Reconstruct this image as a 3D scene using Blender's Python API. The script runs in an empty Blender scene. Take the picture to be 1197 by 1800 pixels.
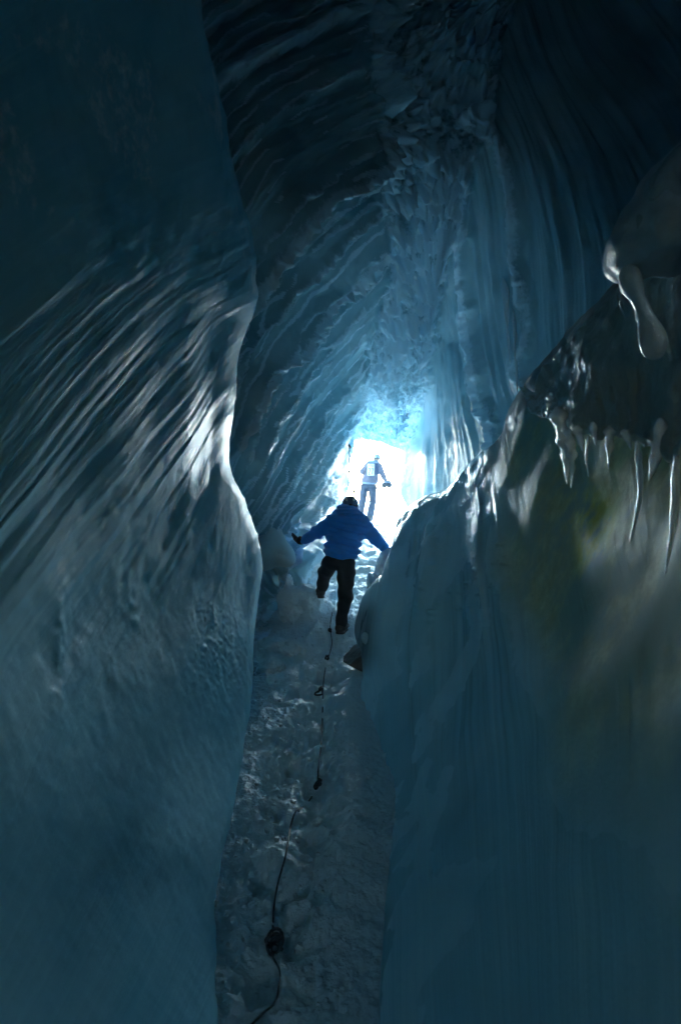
import bpy, math, random
import numpy as np
from mathutils import Vector
random.seed(7); np.random.seed(7)
PI = math.pi

# ------------------------------------------------------------------ camera, sky, sun, exposure
sc = bpy.context.scene
COL = sc.collection
SUN_EL, SUN_AZ = 14.0, 5.0          # degrees; azimuth measured from straight ahead (+Y) to the right
cam_d = bpy.data.cameras.new('camera'); cam = bpy.data.objects.new('camera', cam_d); COL.objects.link(cam)
cam.location = (0, 0, 0); cam.rotation_euler = (PI/2, 0, 0)
cam_d.sensor_fit = 'VERTICAL'; cam_d.sensor_height = 36; cam_d.lens = 24
cam_d.clip_start = 0.05; cam_d.clip_end = 2000
cam_d.dof.use_dof = True; cam_d.dof.focus_distance = 8.9; cam_d.dof.aperture_fstop = 2.2
sc.camera = cam
world = bpy.data.worlds.new('World'); sc.world = world; world.use_nodes = True
wn = world.node_tree.nodes; wl = world.node_tree.links
bg = wn['Background']; sky = wn.new('ShaderNodeTexSky'); sky.sky_type = 'NISHITA'
sky.sun_disc = False; sky.sun_elevation = math.radians(SUN_EL); sky.sun_rotation = math.radians(SUN_AZ)
sky.dust_density = 0.3; sky.ozone_density = 2.0
wl.new(sky.outputs[0], bg.inputs[0]); bg.inputs[1].default_value = 0.06
sd = bpy.data.lights.new('sun', 'SUN'); sd.energy = 1.8; sd.angle = math.radians(38); sd.color = (.66, .88, 1)
sun = bpy.data.objects.new('sun', sd); COL.objects.link(sun)
sdir = Vector((math.sin(math.radians(SUN_AZ))*math.cos(math.radians(SUN_EL)), math.cos(math.radians(SUN_AZ))*math.cos(math.radians(SUN_EL)), math.sin(math.radians(SUN_EL))))
sun.rotation_euler = sdir.to_track_quat('Z', 'Y').to_euler(); sun.location = (4, 40, 20)
sc.view_settings.view_transform = 'Standard'; sc.view_settings.look = 'None'
sc.view_settings.gamma = 1; sc.view_settings.use_curve_mapping = False
sc.view_settings.exposure = 5.15
cy = sc.cycles
cy.use_denoising = True
try: cy.denoiser = 'OPENIMAGEDENOISE'
except Exception: pass
cy.max_bounces = 12; cy.diffuse_bounces = 9; cy.glossy_bounces = 4; cy.transmission_bounces = 6; cy.volume_bounces = 3
cy.sample_clamp_indirect = 20; cy.caustics_reflective = False; cy.caustics_refractive = False
cy.use_adaptive_sampling = True; cy.adaptive_threshold = 0.01

# ------------------------------------------------------------------ numpy helpers
F = 1200.0; CX, CY = 598.5, 900.0
def P(px, py, d):                    # a sight line and a distance give the surveyed point
    return np.stack([(np.asarray(px, float)-CX)/F*d, np.asarray(d, float)+0*np.asarray(px, float), (CY-np.asarray(py, float))/F*d], -1)
def sstep(a, b, x):
    t = np.clip((x-a)/(b-a), 0, 1); return t*t*(3-2*t)
def _h(ix, iy, iz, s):
    h = (ix.astype(np.int64)*374761393 + iy.astype(np.int64)*668265263 + iz.astype(np.int64)*2147483647 + s*974634777) & 0xffffffff
    h = ((h ^ (h >> 13))*1274126177) & 0xffffffff
    h = (h ^ (h >> 16)); h = (h*2246822519) & 0xffffffff; h ^= (h >> 15)
    return (h & 0xffffff)/float(0x800000)-1.0
def vnoise(x, y, z=0.0, s=0):
    x, y, z = np.broadcast_arrays(np.asarray(x, float), np.asarray(y, float), np.asarray(z, float))
    ix, iy, iz = np.floor(x), np.floor(y), np.floor(z)
    fx, fy, fz = x-ix, y-iy, z-iz
    ux, uy, uz = [f*f*f*(f*(f*6-15)+10) for f in (fx, fy, fz)]
    r = 0
    for dx in (0, 1):
        wx = ux if dx else 1-ux
        for dy in (0, 1):
            wy = uy if dy else 1-uy
            for dz in (0, 1):
                wz = uz if dz else 1-uz
                r = r + wx*wy*wz*_h(ix+dx, iy+dy, iz+dz, s)
    return r
def fbm(x, y, z=0.0, o=4, s=0, g=.5):
    a, r, n = 1.0, 0, 0
    for k in range(o):
        r = r+a*vnoise(x*2**k+k*7.3, y*2**k, np.asarray(z)*2**k, s+k*13); n += a; a *= g
    return r/n
class RBF:                           # smooth surface through surveyed points
    def __init__(self, X, v, kind='tps', smooth=1e-3):
        self.X = np.asarray(X, float); self.kind = kind; n = len(self.X); d = self.X.shape[1]
        self.sc = np.abs(self.X).max() or 1; self.X = self.X/self.sc
        K = self.k(self.X) + np.eye(n)*smooth
        Pm = np.hstack([np.ones((n, 1)), self.X]) if kind == 'tps' else np.ones((n, 1))
        A = np.block([[K, Pm], [Pm.T, np.zeros((Pm.shape[1],)*2)]])
        self.w = np.linalg.solve(A, np.concatenate([np.asarray(v, float), np.zeros(Pm.shape[1])]))
    def k(self, Y):
        r = np.sqrt(np.maximum(((Y**2).sum(1)[:, None]+(self.X**2).sum(1)[None]-2*Y@self.X.T), 1e-14))
        return r*r*np.log(r) if self.kind == 'tps' else -r
    def __call__(self, Y):
        sh = np.shape(Y)[:-1]; Y = np.reshape(Y, (-1, np.shape(Y)[-1]))/self.sc; out = []
        for i in range(0, len(Y), 60000):
            y = Y[i:i+60000]; n = len(self.X)
            r = self.k(y)@self.w[:n]+self.w[n]
            if self.kind == 'tps': r = r+y@self.w[n+1:]
            out.append(r)
        return np.concatenate(out).reshape(sh)
def lines_rbf(lines, smooth=2e-2, step=45):
    X, v = [], []
    for val, pts in lines:
        p = np.array(pts, float); L = np.r_[0, np.cumsum(np.hypot(*np.diff(p, axis=0).T))]
        n = max(3, int(L[-1]/step)); t = np.linspace(0, L[-1], n)
        X += list(np.stack([np.interp(t, L, p[:, 0]), np.interp(t, L, p[:, 1])], 1)); v += [val]*n
    return RBF(X, v, 'tps', smooth)
def spline(pts, n):
    p = np.array(pts, float); q = np.vstack([2*p[0]-p[1], p, 2*p[-1]-p[-2]])
    L = np.r_[0, np.cumsum(np.linalg.norm(np.diff(p, axis=0), axis=1))]
    t = np.linspace(0, L[-1]*(1-1e-9), n); i = np.clip(np.searchsorted(L, t, side='right')-1, 0, len(p)-2)
    u = ((t-L[i])/(L[i+1]-L[i]))[:, None]
    a, b, c, d = q[i], q[i+1], q[i+2], q[i+3]
    return .5*((2*b)+(c-a)*u+(2*a-5*b+4*c-d)*u*u+(3*b-a-3*c+d)*u**3)
def grid_normals(V):
    du = np.gradient(V, axis=0); dv = np.gradient(V, axis=1)
    n = np.cross(du, dv); n /= np.maximum(np.linalg.norm(n, axis=-1, keepdims=True), 1e-9)
    return n

# ------------------------------------------------------------------ object helpers
def mesh_obj(name, verts, faces, mat=None, parent=None, smooth=True, attrs=None, uv=None):
    verts = np.asarray(verts, np.float32).reshape(-1, 3)
    me = bpy.data.meshes.new(name)
    if isinstance(faces, np.ndarray) and faces.ndim == 2:
        nf, k = faces.shape
        me.vertices.add(len(verts)); me.vertices.foreach_set('co', verts.ravel())
        me.loops.add(nf*k); me.loops.foreach_set('vertex_index', faces.astype(np.int32).ravel())
        me.polygons.add(nf); me.polygons.foreach_set('loop_start', np.arange(0, nf*k, k, dtype=np.int32))
        try: me.polygons.foreach_set('loop_total', np.full(nf, k, np.int32))
        except Exception: pass
        me.update(calc_edges=True)
    else:
        me.from_pydata([tuple(map(float, v)) for v in verts], [], [tuple(map(int, f)) for f in faces])
    if smooth: me.polygons.foreach_set('use_smooth', np.ones(len(me.polygons), bool))
    for k, v in (attrs or {}).items():
        a = me.attributes.new(k, 'FLOAT', 'POINT'); a.data.foreach_set('value', np.asarray(v, np.float32).ravel())
    if uv is not None:
        l = me.uv_layers.new(name='flow'); idx = np.empty(len(me.loops), np.int32); me.loops.foreach_get('vertex_index', idx)
        l.data.foreach_set('uv', np.asarray(uv, np.float32).reshape(-1, 2)[idx].ravel())
    me.update()
    if mat: me.materials.append(mat)
    o = bpy.data.objects.new(name, me); COL.objects.link(o)
    if parent: o.parent = parent
    return o
def grid_faces(nu, nv, wrap=False, flip=False):
    i = np.arange(nu-1)[:, None]*nv; j = np.arange(nv-1 if not wrap else nv)[None]; j2 = (j+1) % nv
    f = np.stack([i+j, i+j2, i+nv+j2, i+nv+j], -1).reshape(-1, 4)
    return f[:, ::-1].copy() if flip else f
def tag(o, label=None, cat=None, group=None, kind=None):
    for k, v in (('label', label), ('category', cat), ('group', group), ('kind', kind)):
        if v: o[k] = v
    return o
def empty(name, loc, label, cat, group=None):
    o = bpy.data.objects.new(name, None); COL.objects.link(o); o.location = loc; o.empty_display_size = .1
    return tag(o, label, cat, group)
def tube(pts, rad, nseg=8, n=None, caps=True):
    p = np.asarray(pts, float)
    if n: p = spline(p, n)
    m = len(p); rad = np.broadcast_to(np.interp(np.linspace(0, 1, m), np.linspace(0, 1, np.size(rad)), np.atleast_1d(rad)), (m,))
    T = np.gradient(p, axis=0); T /= np.linalg.norm(T, axis=1, keepdims=True)+1e-9
    a = np.array([0, 0, 1.]) if abs(T[0][2]) < .9 else np.array([1., 0, 0]); V = []
    for k in range(m):
        s = np.cross(T[k], a); s /= np.linalg.norm(s)+1e-9; a = np.cross(s, T[k])
        th = np.linspace(0, 2*PI, nseg, endpoint=False)
        V.append(p[k]+rad[k]*(np.cos(th)[:, None]*s+np.sin(th)[:, None]*a))
    V = np.array(V).reshape(-1, 3); f = [tuple(x) for x in grid_faces(m, nseg, True)]
    if caps: f += [tuple(range(nseg))[::-1], tuple(range((m-1)*nseg, m*nseg))]
    return V, f
def join(parts):
    V, Fc, o = [], [], 0
    for v, f in parts:
        V.append(np.asarray(v).reshape(-1, 3)); Fc += [tuple(int(i)+o for i in x) for x in f]; o += len(V[-1])
    return np.vstack(V), Fc
def surfnet(fn, lo, hi, h):          # closed surface of a solid given as a distance function
    lo = np.array(lo, float); hi = np.array(hi, float); n = np.ceil((hi-lo)/h).astype(int)+1
    ax = [lo[k]+np.arange(n[k])*h for k in range(3)]
    X, Y, Z = np.meshgrid(*ax, indexing='ij'); D = fn(X, Y, Z)
    D[0], D[-1] = 1, 1; D[:, 0], D[:, -1] = 1, 1; D[:, :, 0], D[:, :, -1] = 1, 1
    c = [(i, j, k) for i in (0, 1) for j in (0, 1) for k in (0, 1)]
    sl = lambda a, i, j, k: a[i:a.shape[0]-1+i, j:a.shape[1]-1+j, k:a.shape[2]-1+k]
    ins = sum((sl(D, *q) < 0).astype(int) for q in c); act = (ins > 0) & (ins < 8)
    idx = -np.ones(act.shape, int); I = np.argwhere(act); idx[act] = np.arange(len(I))
    acc = np.zeros((len(I), 3)); cnt = np.zeros(len(I))
    for a in range(8):
        for b in range(a+1, 8):
            if sum(abs(np.subtract(c[a], c[b]))) != 1: continue
            ca, cb = np.array(c[a]), np.array(c[b])
            va = D[tuple((I+ca).T)]; vb = D[tuple((I+cb).T)]; m = (va < 0) != (vb < 0)
            t = np.where(m, va/np.where(m, va-vb, 1), 0)
            acc += np.where(m[:, None], I+ca+t[:, None]*(cb-ca), 0); cnt += m
    V = lo+acc/cnt[:, None]*h; Fs = []
    for a in range(3):
        b, g = (a+1) % 3, (a+2) % 3
        S0 = [slice(None)]*3; S1 = [slice(None)]*3; S0[a] = slice(0, -1); S1[a] = slice(1, None)
        s0 = D[tuple(S0)] < 0; s1 = D[tuple(S1)] < 0; E = np.argwhere(s0 != s1)
        E = E[(E[:, b] > 0) & (E[:, g] > 0) & (E[:, b] < n[b]-1) & (E[:, g] < n[g]-1)]
        if not len(E): continue
        eb = np.eye(3, dtype=int)[b]; eg = np.eye(3, dtype=int)[g]
        q = np.stack([idx[tuple((E-eb-eg).T)], idx[tuple((E-eg).T)], idx[tuple(E.T)], idx[tuple((E-eb).T)]], 1)
        fl = s0[tuple(E.T)]; q[~fl] = q[~fl][:, ::-1]; Fs.append(q)
    return V, np.vstack(Fs)
def seg(X, Y, Z, a, b, ra, rb):      # tapered capsule
    a = np.array(a, float); b = np.array(b, float); d = b-a
    t = np.clip(((X-a[0])*d[0]+(Y-a[1])*d[1]+(Z-a[2])*d[2])/max(d@d, 1e-9), 0, 1)
    return np.sqrt((X-a[0]-t*d[0])**2+(Y-a[1]-t*d[1])**2+(Z-a[2]-t*d[2])**2)-(ra+(rb-ra)*t)
def ell(X, Y, Z, c, r, rot=0.0):
    x, y, z = X-c[0], Y-c[1], Z-c[2]
    if rot: x, z = x*math.cos(rot)+z*math.sin(rot), -x*math.sin(rot)+z*math.cos(rot)
    k = np.sqrt((x/r[0])**2+(y/r[1])**2+(z/r[2])**2); return (k-1)*min(r)
def su(a, b, k=.05):
    h = np.clip(.5+.5*(b-a)/k, 0, 1); return b*(1-h)+a*h-k*h*(1-h)

# ------------------------------------------------------------------ materials
def new_mat(name):
    m = bpy.data.materials.new(name); m.use_nodes = True; nt = m.node_tree
    return m, nt, nt.nodes, nt.links, nt.nodes['Principled BSDF']
def N(nodes, typ, **kw):
    n = nodes.new(typ)
    for k, v in kw.items(): setattr(n, k, v)
    return n
def noise_node(nd, lk, vec, scale, detail=4, rough=.55, mapping=None):
    if mapping is not None:
        mp = N(nd, 'ShaderNodeMapping'); mp.inputs['Scale'].default_value = mapping; lk.new(vec, mp.inputs[0]); vec = mp.outputs[0]
    n = N(nd, 'ShaderNodeTexNoise'); n.inputs['Scale'].default_value = scale; n.inputs['Detail'].default_value = detail
    n.inputs['Roughness'].default_value = rough; lk.new(vec, n.inputs['Vector']); return n
def mixc(nd, lk, fac, a, b):
    m = N(nd, 'ShaderNodeMix', data_type='RGBA')
    for s, v in ((m.inputs['Factor'], fac), (m.inputs[6], a), (m.inputs[7], b)):
        if hasattr(v, 'links'): lk.new(v, s)
        elif isinstance(v, tuple): s.default_value = (*v, 1)
        else: s.default_value = v
    return m.outputs[2]
def ramp(nd, lk, fac, p0, p1, v0=0, v1=1):
    m = N(nd, 'ShaderNodeMapRange'); m.interpolation_type = 'SMOOTHSTEP'
    for i, v in ((1, p0), (2, p1), (3, v0), (4, v1)): m.inputs[i].default_value = v
    lk.new(fac, m.inputs[0]); return m.outputs[0]
def mul(nd, lk, a, b, op='MULTIPLY'):
    m = N(nd, 'ShaderNodeMath', operation=op)
    for s, v in ((m.inputs[0], a), (m.inputs[1], b)):
        if hasattr(v, 'links'): lk.new(v, s)
        else: s.default_value = v
    return m.outputs[0]
def ice_mat(name, c1, c2, rough=.24, flute=.012, pit=.006, streak=(14, 1.2, 1), frost=True, rock=False, sss=0.0, trans=0.0, spec=.5, coat=0.0):
    m, nt, nd, lk, b = new_mat(name)
    uv = N(nd, 'ShaderNodeUVMap', uv_map='flow').outputs[0]; ob = N(nd, 'ShaderNodeNewGeometry').outputs['Position']
    n1 = noise_node(nd, lk, ob, .9, 4); n2 = noise_node(nd, lk, uv, 1.0, 5, .6, streak)
    col = mixc(nd, lk, ramp(nd, lk, n1.outputs[0], .35, .65), c1, c2)
    col = mixc(nd, lk, ramp(nd, lk, n2.outputs[0], .45, .8, 0, .2), col, tuple(min(1, x*1.35+.04) for x in c2))
    r = ramp(nd, lk, n1.outputs[0], .3, .7, rough*.75, rough*1.4)
    if rock:
        a = N(nd, 'ShaderNodeAttribute', attribute_name='rock').outputs['Fac']
        y = N(nd, 'ShaderNodeAttribute', attribute_name='lichen').outputs['Fac']
        n3 = noise_node(nd, lk, ob, 9, 7, .72); n4 = noise_node(nd, lk, ob, 2.2, 4, .6)
        rc = mixc(nd, lk, ramp(nd, lk, n3.outputs[0], .35, .68), (.52, .54, .30), (.76, .77, .50))
        rc = mixc(nd, lk, ramp(nd, lk, n4.outputs[0], .4, .62), (.42, .54, .44), rc)
        yl = mixc(nd, lk, ramp(nd, lk, n3.outputs[0], .4, .6), (.84, .74, .18), (.95, .90, .35))
        rc = mixc(nd, lk, mul(nd, lk, y, ramp(nd, lk, n4.outputs[0], .38, .52)), rc, yl)
        col = mixc(nd, lk, a, col, rc)
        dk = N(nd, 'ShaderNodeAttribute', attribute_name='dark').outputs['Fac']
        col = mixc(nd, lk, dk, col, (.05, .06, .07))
        rm = N(nd, 'ShaderNodeMix'); lk.new(a, rm.inputs[0]); lk.new(r, rm.inputs[2]); rm.inputs[3].default_value = .55; r = rm.outputs[0]
    nf = noise_node(nd, lk, ob, 34, 5, .7)
    h = mul(nd, lk, mul(nd, lk, n2.outputs[0], flute), mul(nd, lk, nf.outputs[0], pit), 'ADD')
    if frost:
        a = N(nd, 'ShaderNodeAttribute', attribute_name='frost').outputs['Fac']
        ff = noise_node(nd, lk, ob, 18, 5, .65)
        fa = ramp(nd, lk, mul(nd, lk, a, mul(nd, lk, ff.outputs[0], .5, 'SUBTRACT'), 'ADD'), .25, .6)
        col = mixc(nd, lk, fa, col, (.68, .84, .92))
        rr = N(nd, 'ShaderNodeMix'); lk.new(fa, rr.inputs[0]); lk.new(r, rr.inputs[2]); rr.inputs[3].default_value = .6; r = rr.outputs[0]
        h = mul(nd, lk, h, mul(nd, lk, mul(nd, lk, ff.outputs[0], .004), fa), 'ADD')
    bm = N(nd, 'ShaderNodeBump'); bm.inputs['Distance'].default_value = 1.0; bm.inputs['Strength'].default_value = 1.0
    lk.new(h, bm.inputs['Height']); lk.new(bm.outputs[0], b.inputs['Normal'])
    lk.new(col, b.inputs['Base Color']); lk.new(r, b.inputs['Roughness']); b.inputs['IOR'].default_value = 1.4
    b.inputs['Specular IOR Level'].default_value = spec
    if coat: b.inputs['Coat Weight'].default_value = coat; b.inputs['Coat Roughness'].default_value = .16; b.inputs['Coat IOR'].default_value = 1.35; lk.new(bm.outputs[0], b.inputs['Coat Normal'])
    if trans: b.inputs['Transmission Weight'].default_value = trans
    if sss: b.inputs['Subsurface Weight'].default_value = sss; b.inputs['Subsurface Scale'].default_value = .08; b.inputs['Subsurface Radius'].default_value = (.3, .8, 1.0)
    return m
def plain(name, c, c2=None, rough=.6, scale=30, bump=.0, metal=0, sheen=0, spec=.5):
    m, nt, nd, lk, b = new_mat(name); ob = N(nd, 'ShaderNodeTexCoord').outputs['Object']
    n = noise_node(nd, lk, ob, scale, 5, .6)
    lk.new(mixc(nd, lk, ramp(nd, lk, n.outputs[0], .35, .65), c, c2 or tuple(x*.75 for x in c)), b.inputs['Base Color'])
    b.inputs['Roughness'].default_value = rough; b.inputs['Metallic'].default_value = metal
    b.inputs['Specular IOR Level'].default_value = spec
    if sheen: b.inputs['Sheen Weight'].default_value = sheen
    if bump:
        bm = N(nd, 'ShaderNodeBump'); bm.inputs['Distance'].default_value = bump; lk.new(n.outputs[0], bm.inputs['Height']); lk.new(bm.outputs[0], b.inputs['Normal'])
    return m
ICE_L = ice_mat('polished_ice', (.22, .57, .73), (.34, .68, .82), .52, .004, .002, spec=.03, coat=.035)
ICE_T = ice_mat('tunnel_ice', (.23, .43, .50), (.38, .57, .63), .50, .02, .008, (9, 1.5, 1), spec=.25)
ICE_R = ice_mat('drape_ice', (.34, .64, .74), (.50, .77, .85), .26, .012, .003, (12, .8, 1), rock=True, spec=.2)
ICE_O = ice_mat('overhang_ice', (.24, .32, .33), (.37, .45, .42), .28, .01, .01, (6, 2, 1), rock=False)
ICE_C = ice_mat('clear_ice', (.55, .74, .82), (.70, .85, .90), .2, .004, .004, (6, 2, 1), frost=False, trans=.25)
def snow_mat():
    m, nt, nd, lk, b = new_mat('packed_snow'); ob = N(nd, 'ShaderNodeNewGeometry').outputs['Position']
    n1 = noise_node(nd, lk, ob, 2.2, 4); n2 = noise_node(nd, lk, ob, 26, 6, .68); n3 = noise_node(nd, lk, ob, 7, 5, .6)
    d = N(nd, 'ShaderNodeAttribute', attribute_name='dirt').outputs['Fac']; g = N(nd, 'ShaderNodeAttribute', attribute_name='glaze').outputs['Fac']
    col = mixc(nd, lk, ramp(nd, lk, n1.outputs[0], .35, .65), (.80, .91, .96), (.88, .95, .97))
    col = mixc(nd, lk, g, col, (.42, .64, .76))
    col = mixc(nd, lk, ramp(nd, lk, mul(nd, lk, d, mul(nd, lk, n3.outputs[0], .5, 'SUBTRACT'), 'ADD'), .35, .95), col, (.26, .32, .34))
    lk.new(col, b.inputs['Base Color'])
    r = N(nd, 'ShaderNodeMix'); lk.new(g, r.inputs[0]); r.inputs[2].default_value = .55; r.inputs[3].default_value = .28; lk.new(r.outputs[0], b.inputs['Roughness'])
    h = mul(nd, lk, mul(nd, lk, n2.outputs[0], .034), mul(nd, lk, n3.outputs[0], .05), 'ADD')
    bm = N(nd, 'ShaderNodeBump'); bm.inputs['Distance'].default_value = 1; lk.new(h, bm.inputs['Height']); lk.new(bm.outputs[0], b.inputs['Normal'])
    b.inputs['IOR'].default_value = 1.35
    return m
SNOW = snow_mat()

# ------------------------------------------------------------------ the snow floor (heightfield)
_fy = np.array([-6, 1.5, 3.1, 4.7, 6.4, 8.0, 8.6, 9.1, 9.6, 12, 15, 17.8, 20, 24, 40]); _fz = np.array([-2.62, -2.58, -2.36, -2.12, -1.88, -1.66, -1.555, -1.38, -1.28, -.98, -.55, -.22, -.05, .10, .6])
def floor_z(x, y, fine=True):
    x = np.asarray(x, float); y = np.asarray(y, float)
    z = np.interp(y, _fy, _fz) + 0*x
    cxp = np.interp(y, [1.5, 3, 4.7, 6.4, 8.6, 12, 17, 20], [-.2, -.2, -.2, -.18, -.05, .45, .95, 1.2])
    w = x-cxp
    z = z+.035*fbm(x*.9+3, y*.9, 0, 3, 5)
    # trodden groove, bank on the right, step under the raised foot
    z = z-.05*np.exp(-((w+.12)/.22)**2)*sstep(9, 7.5, y)
    z = z+.10*sstep(.05, .30, w)*sstep(8.2, 7, y)*sstep(3.4, 4.6, y)
    z = z+.11*np.exp(-((x+.36)/.26)**2-((y-9.35)/.36)**2)
    z = z-.16*sstep(-.45, -.95, x)*np.exp(-((y-9.3)/.8)**2)
    if fine:
        near = sstep(19, 15, y)
        m = sstep(.42, .18, np.abs(w+.1))            # trodden trail
        b = np.abs(vnoise(x*3.1+11, y*2.1, 0, 21)); b2 = np.abs(vnoise(x*5.7, y*4.3+4, 0, 22))
        z = z+near*(m*(.095*(b-.3)+.05*(b2-.3))+.040*fbm(x*5, y*5, 0, 4, 31, .62)-.055*np.abs(fbm(x*9, y*8, 0, 3, 33, .6))*(.4+.6*m)-.018*np.abs(fbm(x*22, y*17, 0, 2, 34)))
        cell_y = y/.36; k = np.floor(cell_y); jx = _h(k, k*0, k*0, 5)*.05; fx = w+.12-.11*np.where(k % 2 == 0, 1, -1)-jx
        yy = (cell_y-k-.5)*.36
        z = z-.075*m*near*np.exp(-(fx/.085)**4-(yy/.13)**4)+.022*m*near*np.exp(-((np.hypot(fx/.10, yy/.15)-1.1)/.22)**2)
    return z
def floor_hit(px, py):
    t = np.linspace(1.5, 22, 5000); X = (px-CX)/F*t; Z = (CY-py)/F*t
    g = Z-floor_z(X, t); i = np.argmax(g < 0); return np.array([X[i], t[i], float(floor_z(X[i], t[i]))])
ny, nx = 900, 240
gy = 1.0*np.exp(np.linspace(0, math.log(21.0), ny)); gx = np.linspace(-1, 1, nx)
Yg = np.repeat(gy[:, None], nx, 1); cxp = np.interp(Yg, [1, 8, 12, 20], [-.1, -.1, .3, 1.2]); Xg = cxp+gx[None]*np.interp(Yg, [1, 4, 9, 14, 21], [.9, 1.05, 1.6, 2.4, 3.2])
Zg = floor_z(Xg, Yg)
pxg = CX+F*Xg/Yg; pyg = CY-F*Zg/Yg
dirt = np.zeros_like(Zg)
for (a, b_, s) in [(505, 1360, 14), (500, 1375, 9), (585, 1465, 13), (560, 1600, 18), (462, 1452, 9), (470, 1545, 9), (540, 1760, 26), (570, 1720, 16), (500, 1595, 14), (550, 1340, 9), (600, 1735, 14)]:
    h = floor_hit(a, b_); dirt = np.maximum(dirt, .62*np.exp(-((Xg-h[0])/(s/F*h[1]))**2-((Yg-h[1])/(s/F*h[1]*2))**2))
glaze = np.clip(sstep(.12, .30, Xg-np.interp(Yg, [3, 4.7, 6.4, 8], [-.16, -.12, -.02, .1]))*sstep(8.6, 7.6, Yg)+sstep(-.42, -.55, Xg)*sstep(5.4, 4.6, Yg), 0, 1)
mesh_fl = mesh_obj('snow_floor', np.stack([Xg, Yg, Zg], -1), grid_faces(ny, nx, flip=True), SNOW, attrs={'dirt': dirt, 'glaze': glaze*.25})
tag(mesh_fl, 'narrow trodden snow path climbing between the ice walls', kind='structure')
# crumbs of snow and ice kicked loose on the path
rnd = random.Random(5); cv, cf, off = [], [], 0
for _ in range(380):
    y = 3.0*math.exp(rnd.random()*1.25); cx0 = float(np.interp(y, [1.5, 3, 4.7, 6.4, 8.6, 12], [-.2, -.2, -.2, -.18, -.05, .45])); x = cx0-.12+rnd.gauss(0, .24); z = float(floor_z(x, y)); rr_ = rnd.uniform(.005, .010)*(1+2.2*rnd.random()**5)
    b8 = [np.array([sx, sy, sz])*rr_*np.array([rnd.uniform(.5, 1.2) for _ in range(3)]) for sx in (-1, 1) for sy in (-1, 1) for sz in (-1, 1)]
    a_ = rnd.uniform(0, PI); ca, sa = math.cos(a_), math.sin(a_); cv += [(x+v[0]*ca-v[1]*sa, y+v[0]*sa+v[1]*ca, z+v[2]+rr_*.3) for v in b8]
    cf += [tuple(off+i for i in q) for q in ((0,1,3,2),(4,6,7,5),(0,4,5,1),(2,3,7,6),(0,2,6,4),(1,5,7,3))]; off += 8
tag(mesh_obj('snow_crumbs', cv, cf, SNOW, attrs={'dirt': np.zeros(len(cv)), 'glaze': np.zeros(len(cv))}), 'loose crumbs of snow and ice scattered over the trodden path', kind='stuff')
# snow outside the mouth and ground around it
gy2 = np.r_[np.linspace(17.6, 24, 40), np.geomspace(24.6, 48, 60)]; gx2 = np.sinh(np.linspace(-2.6, 2.6, 121))*3.2
X2, Y2 = np.meshgrid(gx2, gy2); Z2 = np.interp(Y2, [17.6, 20, 24, 40, 120], [-.30, -.09, .08, .6, 4])+.25*fbm(X2*.2, Y2*.2, 0, 4, 8)*sstep(19, 30, Y2)
Z2 = Z2-.06*sstep(21.5, 19, Y2)
tag(mesh_obj('snow_field', np.stack([X2, Y2, Z2], -1), grid_faces(100, 121, flip=True), SNOW, attrs={'dirt': 0*X2, 'glaze': 0*X2}), 'bright snow slope outside the cave mouth', kind='structure')

# ------------------------------------------------------------------ cave shell: tunnel walls and roof
ctl = [(618,772,17.2),(640,774,17.4),(665,778,17.5),(690,786,17.5),(711,795,17.4),(706,830,17.2),(703,870,17.0),(612,870,16.3),(614,820,16.8),(600,905,16.2),(660,935,17),(720,895,16.6),
 (640,735,16.2),(690,705,14.6),(738,730,15.8),(716,728,17.6),(690,740,16.9),(735,770,16.4),(665,755,17.3),
 (605,720,14.4),(585,790,14.0),(595,880,14.6),(550,700,12.0),(555,800,12.2),(560,880,12.2),(515,850,10.2),(500,900,9.6),(505,930,9.3),(490,960,9.2),(520,985,9.4),(480,1000,9.5),(470,1050,10.0),(540,1010,11),
 (480,800,9.0),(500,700,9.5),(480,600,8.2),(540,600,10.3),(600,600,12),(450,700,7.7),(430,800,7.3),(640,630,13.2),(700,620,12.8),(755,620,12.8),
 (460,500,7.0),(550,500,9),(620,500,10.5),(700,500,10.8),(780,500,11.3),
 (450,350,5.8),(550,350,7),(650,350,8.4),(730,350,8.8),(820,400,9.3),
 (400,150,5.4),(550,150,6.6),(700,150,7.8),(850,200,7.9),(740,0,8.0),(550,0,6.8),(380,-50,5.6),(900,0,8.4),
 (745,800,15),(780,700,13.2),(760,850,14.2),(820,780,12),(800,600,12.4),(850,650,10.8),(870,500,9.6),(920,600,9),(900,350,8.4),(980,450,7.8),(980,250,7.9),(1060,350,7.2),(1100,150,8.6),(1197,0,8.8),(1197,300,7.2),(1000,600,7.8),(1000,50,8.6),
 (600,1500,5.6),(600,1150,10),(600,1900,4.6),(300,1500,5.2),(900,1500,5.6),(900,1100,8),(800,1000,11),(300,900,8),(200,600,5.2),(200,1000,6),(0,900,4.2),(0,200,3.8),(1197,900,5.2),(1197,1500,4.2),(200,-100,4.8),(1197,600,5.2),(400,1000,8.5),(400,1300,7)]
BACK_FILL = .082           # unseen opening added behind the camera to light the near walls: half angle
cd = np.array(ctl, float); dirs = np.stack([(cd[:,0]-CX)/F, np.ones(len(cd)), (CY-cd[:,1])/F], 1); nn = np.linalg.norm(dirs, axis=1)
D_ = list(dirs/nn[:, None]); R_ = list(np.log(cd[:, 2]*nn))
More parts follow.
